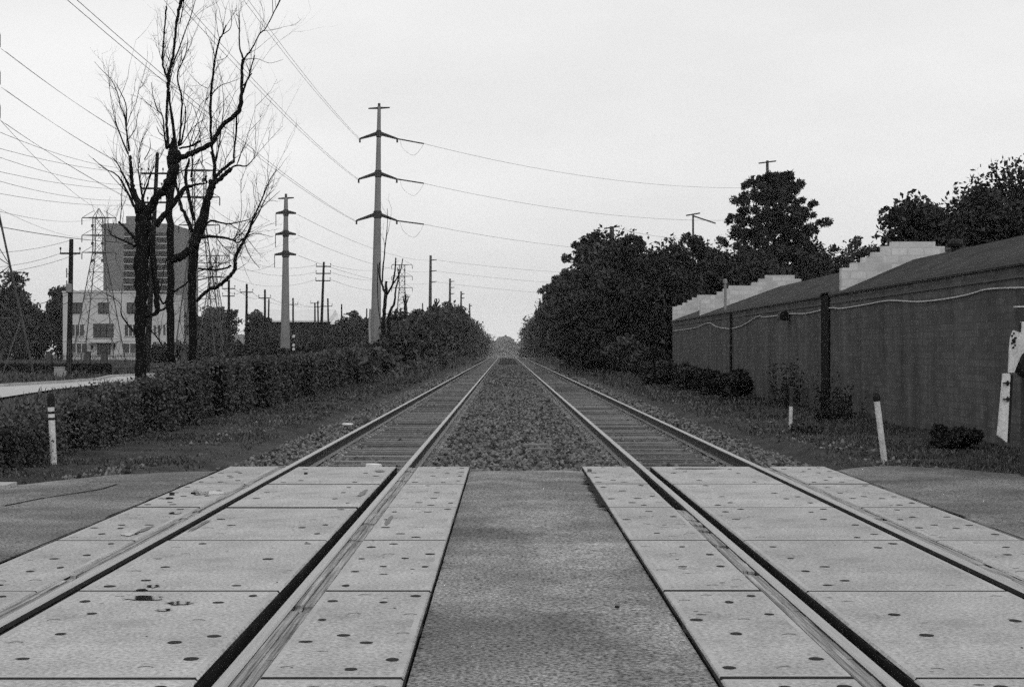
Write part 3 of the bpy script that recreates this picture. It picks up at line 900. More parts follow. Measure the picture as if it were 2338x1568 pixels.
L(c2, (858, 230, 10), (875, 150, 8), (890, 60, 8), (900, -40, 6))
L(c2, (850, 1400, 26), (868, 1200, 18), (880, 1000, 17), (872, 900, 16), (842, 790, 15), (842, 690, 14), (872, 620, 9), (918, 500, 7), (938, 380, 4))
L(c2, (866, 1390, 20), (905, 1200, 13), (915, 1080, 9), (912, 1040, 8))
L(c2, (735, 1430, 22), (712, 1300, 16), (696, 1120, 11), (642, 1050, 8), (606, 930, 6), (585, 790, 4))
L(c2, (690, 1100, 7), (672, 1050, 6), (658, 985, 4))
L(c2, (705, 1300, 8), (665, 1275, 6), (638, 1215, 4))
L(c2, (850, 1420, 16), (960, 1400, 17), (1020, 1370, 20), (1052, 1352, 20))
L(c2, (820, 1535, 70), (920, 1490, 52), (1050, 1432, 48), (1180, 1350, 46), (1232, 1250, 40), (1300, 1170, 42), (1400, 1090, 44), (1442, 1000, 42), (1450, 850, 30), (1456, 650, 28), (1470, 560, 32))
L(c2, (1462, 550, 18), (1432, 450, 13), (1428, 330, 12), (1430, 262, 12))
L(c2, (1482, 555, 16), (1560, 450, 12), (1620, 330, 10), (1678, 275, 9), (1750, 140, 9), (1822, 0, 7), (1860, -80, 5))
L(c2, (1460, 890, 20), (1500, 780, 15), (1532, 720, 12), (1548, 705, 9))
L(c2, (1520, 740, 12), (1545, 630, 11), (1576, 530, 10))
L(c2, (1465, 820, 14), (1490, 790, 10), (1525, 700, 7), (1490, 600, 4))
L(c2, (1478, 570, 6), (1600, 565, 4), (1720, 605, 3), (1850, 570, 2))
L(c2, (900, 1350, 7), (1010, 1200, 5), (1120, 1130, 3))
L(c2, (880, 1380, 9), (960, 1250, 5), (1060, 1000, 4), (1140, 930, 3))
L(c2, (980, 1000, 3), (1030, 1150, 5), (1060, 1350, 6), (1075, 1560, 8))
L(c2, (905, 1200, 5), (960, 1080, 4), (990, 960, 3), (1060, 940, 2))
L(c3, (570, 720, 54), (620, 690, 54), (690, 650, 56), (730, 600, 44))
L(c3, (540, 960, 16), (500, 1010, 12), (468, 950, 9))
L(c3, (575, 930, 12), (650, 880, 9), (720, 800, 6))
T.build("tallest dead tree, running out of the top of the picture", 150, GT, -.15)

T = DeadTree(45, 3)
L = T.limb
L(c3, (694, 1420, 50), (700, 1000, 54), (700, 800, 58), (712, 620, 72), (752, 500, 76), (792, 350, 58), (826, 240, 50), (838, 180, 46))
L(c3, (836, 190, 34), (872, 172, 32), (920, 130, 28), (965, 88, 24))
L(c3, (850, 175, 26), (872, 130, 24), (930, 80, 20), (984, 38, 18))
L(c2, (1380, 1545, 18), (1376, 1480, 16), (1395, 1300, 17), (1405, 1100, 15))
L(c3, (945, 100, 12), (1000, 68, 9), (1068, 72, 7), (1110, 30, 5), (1140, -4, 4))
L(c2, (1596, 1480, 4), (1700, 1360, 3), (1845, 1205, 2))
L(c3, (845, 180, 28), (852, 60, 28), (830, -30, 26))
L(c2, (1190, 1560, 28), (1170, 1450, 26), (1156, 1200, 26), (1154, 950, 26), (1178, 700, 19), (1200, 550, 17), (1236, 390, 15), (1270, 325, 12), (1302, 240, 10))
L(c2, (1270, 330, 8), (1330, 290, 6), (1352, 230, 4), (1350, 100, 2))
L(c2, (1240, 380, 5), (1222, 310, 4), (1215, 260, 3))
L(c2, (1205, 1545, 14), (1232, 1400, 10), (1258, 1200, 9), (1280, 1000, 6), (1262, 800, 3))
L(c2, (1160, 905, 9), (1250, 820, 6), (1340, 790, 4), (1440, 750, 2))
L(c2, (1200, 590, 4), (1300, 550, 3), (1360, 450, 2))
L(c3, (702, 520, 30), (660, 430, 25), (615, 320, 20), (590, 200, 16), (580, 120, 10))
L(c3, (712, 440, 24), (680, 300, 24), (652, 150, 22), (680, 20, 12))
L(c3, (690, 150, 12), (700, 60, 8), (690, -40, 6))
L(c3, (800, 190, 14), (790, 160, 12), (796, 140, 12))
L(c3, (745, 555, 24), (820, 552, 19), (920, 562, 15), (975, 578, 12), (1010, 595, 9), (1060, 560, 6), (1130, 532, 4), (1250, 556, 2))
L(c3, (790, 470, 15), (830, 445, 11), (900, 460, 9), (960, 466, 8), (1070, 442, 5), (1090, 440, 2))
L(c3, (728, 995, 20), (790, 932, 23), (880, 886, 24), (960, 820, 28), (990, 762, 27), (996, 690, 23), (1040, 600, 20), (1086, 515, 18), (1120, 420, 12), (1182, 280, 8), (1222, 180, 6), (1276, 95, 4))
L(c3, (1090, 500, 9), (1150, 400, 7), (1200, 295, 5), (1260, 230, 2))
L(c3, (1110, 450, 7), (1170, 360, 5), (1300, 240, 2))
L(c3, (738, 770, 12), (850, 782, 11), (920, 770, 10), (965, 750, 8))
L(c3, (740, 790, 7), (860, 755, 5), (990, 705, 3))
L(c3, (740, 850, 7), (850, 830, 5), (950, 840, 3))
L(c3, (860, 560, 6), (930, 640, 5), (1000, 690, 3))
L(c3, (1050, 580, 6), (1090, 680, 4), (1160, 770, 2))
L(c3, (960, 470, 5), (1040, 530, 4), (1130, 640, 3), (1180, 700, 2))
T.build("dead tree right of the tallest one, with a long low bough", 160, GT, -.15)

# a bare snag beside the big steel pole
T = DeadTree(104, 4)
L = T.limb
L(c1, (800, 1400, 22), (800, 1250, 18), (812, 1150, 18), (815, 1060, 10))
L(c1, (808, 1130, 11), (790, 1080, 9), (772, 1010, 7), (776, 950, 4))
L(c1, (790, 1070, 8), (798, 960, 7), (810, 850, 5), (822, 730, 3), (822, 640, 2))
L(c1, (815, 1140, 10), (850, 1080, 9), (866, 1000, 7), (870, 925, 6))
L(c1, (850, 1085, 7), (893, 1010, 6), (912, 930, 5))
L(c1, (830, 1390, 22), (835, 1250, 15), (860, 1190, 10), (872, 1100, 7), (886, 1040, 6), (880, 980, 3))
L(c1, (765, 960, 4), (768, 1200, 4), (800, 1380, 4))
T.build("bare dead tree standing right against the big steel pole", 4, None, -.2)
for k, (x, y, h, lab) in enumerate([(1105, 1245, 85, "small dead snag rising from the brush left of the line"), (925, 1250, 110, "thin dead trunk in the brush right of the steel pole")]):
    T = DeadTree(150, 10 + k); L = T.limb
    L(c1, (x, y, 12), (x - 2, y - h * .5, 10), (x + 2, y - h, 5))
    L(c1, (x, y - h * .45, 7), (x + 16, y - h * .8, 5), (x + 14, y - h, 3))
    L(c1, (x, y - h * .4, 7), (x - 10, y - h * .75, 5), (x - 5, y - h, 3))
    T.build(lab, 0, None, float(gz(0, 150)))

# ------------------------------------------------------------------ foliage
def leaves(P, size, rng, name, m, parent=None, org=(0, 0, 0), up=0.25, aspect=1.7, droop=0.0):
    n = len(P)
    s = size * rng.uniform(.55, 1.35, n)
    N = rng.normal(size=(n, 3)); N[:, 2] = N[:, 2] * .8 + up
    N /= np.linalg.norm(N, axis=1)[:, None]
    A = rng.normal(size=(n, 3)); A[:, 2] -= droop
    A -= N * (A * N).sum(1)[:, None]; A /= np.linalg.norm(A, axis=1)[:, None]
    B = np.cross(N, A)
    a, b = A * (s * aspect * .5)[:, None], B * (s * .5)[:, None]
    V = np.stack([P - a, P + b * .9 - a * .1, P + a, P - b * .9 - a * .1], 1).reshape(-1, 3)
    F = np.arange(4 * n).reshape(-1, 4)
    return np_mesh(name, V, F, m, parent, org)

def crown_points(c, r, nclump, nleaf, rng, tight=.24, hollow=.45, flat=.8):
    d = rng.normal(size=(nclump, 3)); d /= np.linalg.norm(d, axis=1)[:, None]
    u = (hollow + (1 - hollow) * rng.random(nclump) ** .6) * rng.uniform(.82, 1.06, nclump)
    r = np.maximum(np.asarray(r) - .5 * tight * np.mean(r), .4 * np.asarray(r))
    C = np.asarray(c) + d * u[:, None] * np.asarray(r)
    w = rng.uniform(.5, 1.4, nclump); w /= w.sum()
    k = rng.choice(nclump, nleaf, p=w)
    cr = tight * np.mean(r) * 1.25 * rng.uniform(.6, 1.35, nclump)
    q = rng.normal(size=(nleaf, 3)); q /= np.linalg.norm(q, axis=1)[:, None]
    q *= (rng.random(nleaf) ** .45)[:, None]
    q[:, 2] *= flat
    return C[k] + q * cr[k][:, None], C

SEED = [100]
def tree(x, Y, top, rx, label, cat='tree', group=None, name='broadleaf_tree', low=0.1, nleaf=9000, size=.24, nclump=60, m='leaf', ry=None,
         tight=.24, hollow=.45, trunk=True, tr=None, lobes=()):
    """crown from low*height to top"""
    SEED[0] += 1
    rng = np.random.default_rng(SEED[0])
    z0 = float(gz(x, Y))
    h = top - z0
    zl = z0 + h * low
    cz, rz = (top + zl) / 2, (top - zl) / 2
    ry = ry or rx
    t = thing(name, (x, Y, z0), label, cat, group)
    P, C = crown_points((x, Y, cz), (rx, ry, rz), nclump, nleaf, rng, tight, hollow)
    parts = [P]; CC = [C]
    for (dx, dz, rr, nl) in lobes:
        p, c = crown_points((x + dx, Y + rng.uniform(-.4, .4) * rr, z0 + dz), (rr, rr, rr * .8), max(6, int(nclump * nl / nleaf)), nl, rng, tight * 1.1, hollow)
        parts.append(p); CC.append(c)
    P = np.concatenate(parts); C = np.concatenate(CC)
    P[:, 2] = np.maximum(P[:, 2], z0 + .05)
    leaves(P, size, rng, 'crown', M[m], t, (x, Y, z0))
    if trunk:
        tr = tr or max(.06, h * .018)
        mb = MB()
        rg = random.Random(SEED[0])
        pts = [Vector((x, Y, z0 - .2))]
        for i in range(1, 7): pts.append(Vector((x + rg.gauss(0, .02) * h, Y + rg.gauss(0, .02) * h, z0 + h * .85 * i / 6)))
        mb.tube(pts, [tr * (1.25 - i * .17) for i in range(7)], 8)
        for c in C[rng.permutation(len(C))[:26]]:
            c = Vector(c); s = pts[min(6, max(1, int((c.z - z0) / h * 5)))]
            mid = (s + c) / 2 + Vector((rg.gauss(0, .04), rg.gauss(0, .04), rg.gauss(0, .04))) * h
            mb.tube([s, mid, c], [tr * .45, tr * .25, tr * .1], 5, cap=False)
        mb.build('trunk', M['bark'], t, (x, Y, z0), normals=False)
    return t

# ivy-grown hedge along the left verge
def hedge():
    rng = np.random.default_rng(77)
    prof = np.array([(12, .55), (17, .60), (20, .66), (22.3, .72), (24.8, .86), (26.5, .92), (28.5, 1.02), (31, 1.14), (34, 1.25), (44, 1.26), (50, 1.24), (57, 1.32), (66, 1.45), (78, 1.5)])
    yk = np.arange(10, 82, .33)
    cl = rng.uniform(-1, 1, len(yk))                # vertical folds of the hanging vines
    cl2 = rng.uniform(-1, 1, len(yk))
    def face(y): return -6.95 - .30 * np.interp(y, yk, cl) - .25 * vnoise(y * .35, y * 0 + 3.3)
    def topz(y): return np.interp(y, prof[:, 0], prof[:, 1]) - .12 - .12 * np.clip((34 - y) / 10, 0, 1) + .10 * np.interp(y, yk, cl2) + .07 * vnoise(y * .8, y * 0 + 9)
    t = thing('ivy_hedge', (-7.5, 40, -.15), "long hedge smothered in hanging ivy along the left verge", 'hedge')
    org = (-7.5, 40, -.15)
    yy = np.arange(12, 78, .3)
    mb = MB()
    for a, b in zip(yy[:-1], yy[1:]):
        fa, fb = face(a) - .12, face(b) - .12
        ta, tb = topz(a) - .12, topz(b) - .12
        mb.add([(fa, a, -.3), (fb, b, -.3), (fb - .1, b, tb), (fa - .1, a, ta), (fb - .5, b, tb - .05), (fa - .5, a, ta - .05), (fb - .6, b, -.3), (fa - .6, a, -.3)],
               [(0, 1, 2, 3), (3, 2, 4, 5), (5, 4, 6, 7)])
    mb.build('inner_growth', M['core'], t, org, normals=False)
    n = 105000
    Y = 12 + 66 * rng.random(n) ** 1.35
    tz, fx = topz(Y), face(Y)
    H = tz + .17
    s = rng.random(n) * (H + .55)
    onface = s < H
    d = np.abs(rng.normal(0, .09, n))
    X = np.where(onface, fx - .12 + d + .12 * (1 - s / np.maximum(H, .1)) * rng.random(n), fx - (s - H))
    Z = np.where(onface, -.17 + s, tz - .08 + np.abs(rng.normal(0, .07, n)))
    P = np.stack([X, Y, Z], 1)
    big = np.clip(Y / 40, .55, 2.2)
    # nearer leaves smaller, so three batches share one mesh
    rr = rng
    N = rr.normal(size=(n, 3)); N[:, 0] += np.where(onface, .9, 0); N[:, 2] += np.where(onface, .3, 1.2)
    N /= np.linalg.norm(N, axis=1)[:, None]
    A = rr.normal(size=(n, 3)); A[:, 2] -= 1.1
    A -= N * (A * N).sum(1)[:, None]; A /= np.linalg.norm(A, axis=1)[:, None]
    B = np.cross(N, A)
    sz = .066 * big ** .8 * rr.uniform(.5, 1.3, n)
    a, b = A * (sz * .62)[:, None], B * (sz * .5)[:, None]
    V = np.stack([P - a, P + b - a * .2, P + a, P - b - a * .2], 1).reshape(-1, 3)
    np_mesh('foliage', V, np.arange(4 * n).reshape(-1, 4), M['vine'], t, org)
    # sprays standing off the top
    m = 9000
    Y = 14 + 62 * rng.random(m) ** 1.2
    P = np.stack([face(Y) - rng.random(m) * .55, Y, topz(Y) + rng.random(m) ** 2 * .16], 1)
    leaves(P, .050, rng, 'spray', M['vine'], t, org)
hedge()

# grass on the verges
def grass(name, n, x0, x1, y0, y1, h, label, pw=1.6, seed=5):
    rng = np.random.default_rng(seed)
    X = rng.uniform(x0, x1, n); Y = y0 + (y1 - y0) * rng.random(n) ** pw
    dens = .42 + .75 * vnoise(X * .8, Y * .8, seed) + .5 * vnoise(X * 2.6, Y * 2.6, seed + 1)
    inb = (X > LC - 2.4) & (X < RC + 2.4)
    px, py = 1155 + X / Y * 3247, 797 + (CAMH + .125) / Y * 3247
    fa, na = np.array(FARP), np.array(NEARP)
    pale = (py > np.interp(px, fa[:, 0], fa[:, 1]) - 1) & (py < np.interp(px, na[:, 0], na[:, 1]) + 1) & (X < -8)
    road = pale | ((X < -3.5) & (Y < np.interp(X, LE[:, 0], LE[:, 1]) + .1)) | ((X > 4) & (Y < np.interp(X, RE[:, 0], RE[:, 1]) + .1))
    k = (rng.random(n) < np.clip(dens + .25, .05, 1)) & ~inb & ~road
    k &= ~((X > LC - 2.9) & (X < RC + 2.9) & (rng.random(n) < .65))
    X, Y, dens = X[k], Y[k], dens[k]
    n = len(X)
    Z = gz(X, Y)
    hh = h * rng.uniform(.4, 1.3, n) * (.6 + .7 * np.clip(dens, 0, 1.2)) * np.clip(Y / 30, .85, 2.5)
    w = .011 * np.clip(Y / 22, 1, 6)
    a = rng.uniform(0, 6.28, n)
    dx, dy = np.cos(a), np.sin(a)
    lean = rng.uniform(.2, 1.0, n) * hh
    b = rng.uniform(0, 6.28, n)
    P0 = np.stack([X - dx * w, Y - dy * w, Z - .01], 1); P1 = np.stack([X + dx * w, Y + dy * w, Z - .01], 1)
    mx_, my_ = X + np.cos(b) * lean * .4, Y + np.sin(b) * lean * .4
    P2 = np.stack([mx_ + dx * w * .7, my_ + dy * w * .7, Z + hh * .65], 1); P3 = np.stack([mx_ - dx * w * .7, my_ - dy * w * .7, Z + hh * .65], 1)
    P4 = np.stack([X + np.cos(b) * lean, Y + np.sin(b) * lean, Z + hh], 1)
    V = np.stack([P0, P1, P2, P3, P4], 1).reshape(-1, 3)
    i = np.arange(n)[:, None] * 5
    F = np.concatenate([i + np.array([[0, 1, 2]]), i + np.array([[0, 2, 3]]), i + np.array([[3, 2, 4]])], 0)
    o = np_mesh(name, V, F, M['grass'])
    return tag(o, label, 'grass', kind='stuff')
grass('grass', 60000, -7.0, -3.6, 14.5, 75, .055, "short weedy grass on the left verge before the hedge")
grass('grass', 75000, 4.1, 8.6, 14.5, 75, .065, "rough grass on the right verge before the brick wall", seed=9)
grass('grass', 26000, -34, -7.5, 30, 100, .12, "mown grass beyond the hedge around the side street", 1.0, seed=13)
grass('grass', 26000, -8, 9, 70, 230, .16, "rough grass along the far verges", 1.3, seed=17)

def shrub(x, Y, w, h, label, group=None, n=2600, size=.07, m='leaf', name='shrub', tight=.3, d=None):
    return tree(x, Y, float(gz(x, Y)) + h, w, label, 'shrub', group, name, low=.0, nleaf=n, size=size, nclump=26, m=m, tight=tight, hollow=.3, trunk=True, tr=.02, ry=d)
# right-hand verge
shrub(7.55, 24.0, .50, .42, "low round dark bush at the foot of the brick wall near the gate", n=4200, size=.06, m='leaf_dark')
shrub(7.5, 46.3, .80, 1.15, "square dark shrub, nearest of the row against the brick wall", "shrubs in a row against the brick wall", n=6000, size=.085, m='leaf_dark')
shrub(7.3, 50.5, .85, 1.0, "dark shrub, second of the row against the brick wall", "shrubs in a row against the brick wall", n=5000, size=.09, m='leaf_dark')
shrub(7.2, 56, .95, 1.15, "paler shrub, third of the row against the brick wall", "shrubs in a row against the brick wall", n=5000, size=.10)
shrub(6.9, 63, 1.0, 1.2, "shrub at the far end of the row against the brick wall", "shrubs in a row against the brick wall", n=5000, size=.12)
def weed(x, Y, h, label, n=26, seed=0):
    rg = random.Random(seed)
    z = float(gz(x, Y))
    t = thing('tall_weed', (x, Y, z), label, 'weed', 'weeds at the foot of the brick wall')
    mb = MB(); P = []
    for _ in range(n):
        p = Vector((x + rg.gauss(0, .18), Y + rg.gauss(0, .25), z))
        d = Vector((rg.gauss(0, .25), rg.gauss(0, .25), 1)).normalized(); L = h * rg.uniform(.4, 1.1)
        pts = [p, p + d * L * .5, p + d * L + Vector((rg.gauss(0, .1), 0, -.02))]
        mb.tube(pts, [.007, .005, .002], 3, cap=False)
        for _ in range(22):
            f = rg.uniform(.15, 1); P.append(tuple(p + d * L * f + Vector((rg.gauss(0, .05), rg.gauss(0, .05), rg.gauss(0, .04)))))
    mb.build('stem', M['bark'], t, (x, Y, z), normals=False)
    leaves(np.array(P), .055, np.random.default_rng(seed), 'foliage', M['leaf_dark'], t, (x, Y, z))
weed(8.15, 40.6, 1.35, "wispy weed clump on the far side of the dark pilaster", 30, 1)
weed(8.25, 36.8, 1.3, "tall thin weed on the near side of the dark pilaster", 16, 2)
weed(8.25, 34.2, .85, "short weed at the wall, nearest of three by the pilaster", 12, 3)
shrub(7.7, 33.5, .5, .22, "flat dark weed patch by the wall behind the leaning white post", n=1800, size=.06, m='leaf_dark')
shrub(5.95, 28.4, .45, .2, "low weed tuft at the foot of the thin white post", n=1500, size=.05)
shrub(-3.75, 19.3, .42, .2, "grassy tuft beside the outermost left rail at the crossing", n=2200, size=.035)

# brush and trees of the left side, beyond the hedge
GL = "brush lining the left of the tracks"
brush = [(-7.8, 66, 1.6, 1.35), (-8.6, 74, 1.9, 1.5), (-7.6, 80, 1.6, 1.6), (-10.2, 86, 2.2, 1.5), (-8.0, 92, 1.7, 2.0), (-10.5, 100, 2.2, 1.7), (-7.6, 104, 1.6, 3.1),
         (-8.3, 116, 1.9, 4.2), (-7.9, 126, 2.0, 3.6), (-9.6, 138, 2.4, 5.0), (-8.2, 152, 2.3, 5.2), (-9.8, 168, 2.6, 6.0), (-8.8, 186, 2.8, 6.4), (-9.6, 206, 3.0, 7.2),
         (-9.2, 228, 3.2, 8.0), (-9.6, 252, 3.4, 8.8)]
for i, (x, Y, w, h) in enumerate(brush):
    tree(x, Y, float(gz(x, Y)) + h * 1.12, w, f"rough green brush left of the line, {ORD[i]} clump beyond the ivy hedge", 'shrub', GL, 'brush_clump', low=0, nleaf=5200, size=.13 + Y * .0011,
         nclump=46, m=('brush', 'leaf', 'vine', 'brush', 'leaf_dark')[i % 5], ry=w * 1.5, tight=.36, hollow=.35, tr=.05)
for i, (x, Y, w, h) in enumerate([(-6.9, 112, .9, 3.6), (-7.0, 131, .8, 4.6), (-7.4, 147, .9, 6.0), (-7.2, 172, .8, 5.4), (-7.6, 190, 1.0, 7.4), (-7.3, 215, .8, 6.6), (-7.6, 236, 1.0, 8.6), (-7.4, 262, .9, 8.0)]):
    tree(x, Y, h * 1.12, w, f"slender ragged sapling at the edge of the left brush, {ORD[i]} down the line", 'sapling', "saplings in the left brush", 'sapling', low=.2, nleaf=1200, size=.22, nclump=26, m='brush', tight=.5, tr=.05)
for i, (x, Y, w, h) in enumerate([(-6.4, 84, 1.1, .7), (-6.2, 97, 1.2, .9), (-6.3, 110, 1.3, 1.2), (-6.2, 128, 1.4, 1.3), (-6.3, 150, 1.6, 1.6)]):
    tree(x, Y, float(gz(x, Y)) + h, w, f"low pale creeper mound on the left verge, {ORD[i]} beyond the ivy hedge", 'shrub', "creeper mounds on the left verge", 'creeper_mound', low=0, nleaf=2600, size=.14, nclump=30, m='grass', ry=w * 2.2, tight=.35, hollow=.3, trunk=False)
far_left = [(-10.5, 285, 3.8, 10), (-11, 325, 4.2, 11.5), (-11, 370, 4.5, 12.5), (-11.5, 430, 5, 13.5), (-12, 500, 5.5, 14.5), (-12.5, 600, 6.5, 15), (-13, 720, 7, 15)]
for i, (x, Y, w, h) in enumerate(far_left):
    tree(x, Y, h - 2, w, f"hazy tree on the far left side of the line, {ORD[i]} beyond the next street", 'tree', "trees far down the left side", low=0, nleaf=4200, size=.45, nclump=50, ry=w * 2.2, tight=.26, trunk=i < 3)
GB = "trees in the left background"
bgl = [(-86, 238, 13.2, 4.2), (-81.5, 236, 14.2, 3.9), (-78.6, 234, 9.6, 3.6), (-77, 229, 7.2, 5.0), (-75, 240, 12.3, 2.9),  # beyond the fence, left of the white house
       (-59, 246, 9.6, 4.2), (-55, 262, 9.8, 3.6), (-51.3, 255, 10.8, 3.8), (-45.6, 262, 9.3, 2.6), (-27, 248, 8.4, 3.4), (-24.4, 240, 7.4, 2.8)]
for i, (x, Y, top, w) in enumerate(bgl):
    nm = f"dark background tree left of the white house, {ORD[i]} from the picture's edge" if i < 5 else f"dark background tree right of the white house, {ORD[i-5]} of its clump"
    tree(x, Y, top, w, nm, 'tree', GB, low=.0, nleaf=8000 if i < 5 else 5200, size=.42 if i < 5 else .36, nclump=80 if i < 5 else 46, m='leaf_dark' if i < 5 else 'leaf', tight=.3 if i < 5 else .26, hollow=.3 if i < 5 else .45,
         lobes=() if i < 5 else [(-w * .7, top * .6, w * .45, 500), (w * .6, top * .75, w * .4, 400)])
# undergrowth below the low warehouse
for i, (x, Y, w, h) in enumerate([(-86, 222, 5, 3.4), (-78, 222, 5, 3.6), (-41, 175, 4, 2.6), (-35, 182, 4, 2.8), (-29.5, 178, 3.6, 3.0), (-24.5, 185, 3.6, 3.2), (-20, 180, 3.2, 3.4), (-16.2, 176, 2.6, 3.6), (-13.4, 165, 2.4, 3.4),
                                  (-26, 130, 3.0, 1.7), (-20.5, 125, 2.8, 1.9), (-16, 122, 2.6, 2.2), (-13, 112, 2.2, 2.3), (-11.6, 88, 1.8, 1.9)]):
    tree(x, Y, float(gz(x, Y)) + h, w, f"low dark thicket under the trees left of the white house, {ORD[i]} from the left" if i < 2 else f"low dark thicket right of the white house, {ORD[i - 2]} counting rightwards, then nearer", 'shrub', "low thickets behind the hedges", 'thicket', low=0, nleaf=4200, size=.24, nclump=40,
         m='leaf_dark', ry=2.2, tight=.3, tr=.05)
for i, (x, Y, top, w) in enumerate([(-38, 330, 11, 4.0), (-31, 335, 9.6, 3.2), (-27, 325, 9.4, 4.2), (-21, 330, 11.5, 4.2), (-17, 300, 9.0, 3.2)]):
    tree(x, Y, top, w, f"hazy tree behind the warehouse, {ORD[i]} from the left", 'tree', "trees behind the warehouse", low=.1, nleaf=3600, size=.45, nclump=44, tight=.22)

# trees on the right side
GR = "trees lining the right of the tracks"
right = [(9.3, 88, 8.9, 3.6, 15000, .17, "big rounded dark tree hiding the far end of the brick building"),
         (6.3, 98, 9.6, 2.7, 10000, .18, "rounded tree close to the track, left of the biggest one"),
         (11.0, 92, 7.6, 2.6, 8000, .18, "low dark tree at the corner of the brick building"),
         (8.2, 108, 11.0, 3.5, 11000, .2, "taller tree peeping over the biggest one"),
         (6.4, 118, 8.4, 2.4, 8000, .2, "leaning tree reaching towards the track"),
         (7.2, 134, 9.8, 2.8, 8000, .22, "loose-crowned tree, sixth along the right of the track"),
         (7.6, 155, 10.2, 3.2, 8000, .24, "tree with a ragged edge, seventh along the right of the track"),
         (8.0, 180, 11.2, 3.4, 7000, .28, "tree overhanging the right rail, eighth along the track"),
         (8.8, 210, 12.2, 3.8, 7000, .32, "tree on the right side, ninth along the track"),
         (9.2, 250, 13.5, 4.2, 6000, .36, "tree on the right side, tenth along the track")]
for i, (x, Y, top, w, n, s, lab) in enumerate(right):
    tree(x, Y, top, w, lab, 'tree', GR, low=.0, nleaf=n, size=s, nclump=110, m='leaf_dark' if i in (0, 2, 3) else 'leaf', tight=.27, ry=w * 1.2, hollow=.4,
         lobes=[(-w * .7, h_ * top, w * .45, n // 12) for h_ in (.2, .4, .55)] + [(w * .5, top * .84, w * .5, n // 9), (-w * .42, top * .84, w * .5, n // 9)])
for i, (x, Y, w, h) in enumerate([(10, 300, 4.6, 15), (10.5, 350, 5, 16), (11, 410, 5.5, 17), (11.5, 490, 6, 18), (12, 590, 7, 18), (13, 720, 8, 18)]):
    tree(x, Y, h - 2.5, w, f"hazy tree on the far right side of the line, {ORD[i]} beyond the next street", 'tree', "trees far down the right side", low=0, nleaf=4200, size=.5, nclump=50, ry=w * 2.4, tight=.26, trunk=i < 3)
# pale-topped bushes in front of them
shrub(6.9, 80, 1.75, 2.6, "rounded bush standing forward of the big tree", n=7000, size=.13)
shrub(7.9, 76, 1.2, 1.7, "smaller bush between the round bush and the brick wall", n=4500, size=.13, m='leaf_dark')
shrub(5.9, 92, 1.2, 1.9, "dark bush beside the right rail under the trees", n=4000, size=.15, m='leaf_dark')
shrub(6.0, 108, 1.5, 2.6, "bush beside the right rail, farther under the trees", n=4000, size=.17)
shrub(5.9, 126, 1.6, 3.0, "bush beside the right rail, farthest under the trees", n=3600, size=.2)
# behind the brick building
tree(15.0, 104, 9.3, 3.1, "broad dark tree rising behind the far end of the brick building", 'tree', low=.1, nleaf=12000, size=.21, nclump=100, m='leaf_dark', tight=.28, hollow=.35)
tree(19.0, 108, 10.2, 3.2, "dark tree filling in between the pine and the far tree behind the building", 'tree', low=.05, nleaf=12000, size=.21, nclump=100, m='leaf_dark', tight=.28, hollow=.35)
tree(26.1, 112, 10.5, 3.4, "dark tree to the right of the tall pine behind the building", 'tree', low=.05, nleaf=11000, size=.21, nclump=96, m='leaf_dark', tight=.28, hollow=.35)
tree(24.3, 100, 7.2, 3.6, "low dense tree below the pine behind the building", 'tree', low=0, nleaf=11000, size=.21, nclump=96, m='leaf_dark', tight=.28, hollow=.35)
tree(26.4, 106, 10.2, 1.6, "thin airy tree with open twigs right of the pine", 'tree', low=.6, nleaf=1500, size=.18, nclump=22, m='leaf', tight=.3)
tree(22.6, 118, 12.4, 5.0, "dense tree wrapped round the foot of the pine", 'tree', low=.05, nleaf=12000, size=.23, nclump=80, m='leaf_dark', tight=.2)

def pine(x, Y, top, label):
    rng = np.random.default_rng(901); rg = random.Random(901)
    z0 = float(gz(x, Y))
    t = thing('pine_tree', (x, Y, z0), label, 'pine tree')
    mb = MB()
    mb.tube([(x, Y, z0), (x + .1, Y, z0 + 7), (x, Y, top - 3), (x - .1, Y, top - .6)], [.3, .24, .13, .05], 8)
    P = []
    for i in range(190):
        f = rg.random() ** 1.15
        z = z0 + 5.0 + (top - z0 - 5.1) * f
        reach = np.interp(f, [0, .25, .5, .7, .87, .96, 1], [6.4, 5.8, 5.0, 4.0, 2.8, 1.8, .8]) * rg.uniform(.4, 1.05)
        a = rg.uniform(0, 6.283)
        s = Vector((x, Y, z - reach * .25)); e = Vector((x + math.cos(a) * reach, Y + math.sin(a) * reach, z + reach * rg.uniform(.0, .22)))
        m_ = (s + e) / 2 + Vector((0, 0, -.12 * reach))
        mb.tube([s, m_, e], [.06, .045, .02], 5, cap=False)
        for _ in range(rg.randint(2, 4)):
            u = rg.uniform(.6, 1.08); c = s + (e - s) * u + Vector((rg.gauss(0, .35), rg.gauss(0, .35), rg.uniform(-.15, .3)))
            n = rg.randint(45, 80); q = rng.normal(size=(n, 3)); q /= np.linalg.norm(q, axis=1)[:, None]
            P.append(np.array(c) + q * (rng.random(n) ** .5 * rg.uniform(.26, .52))[:, None] * np.array([1, 1, .85]))
    mb.build('trunk', M['bark'], t, (x, Y, z0), normals=False)
    leaves(np.concatenate(P), .17, rng, 'crown', M['leaf_dark'], t, (x, Y, z0), aspect=2.6)
pine(22.6, 120, 16.1, "tall pine with an open rounded top behind the brick building")
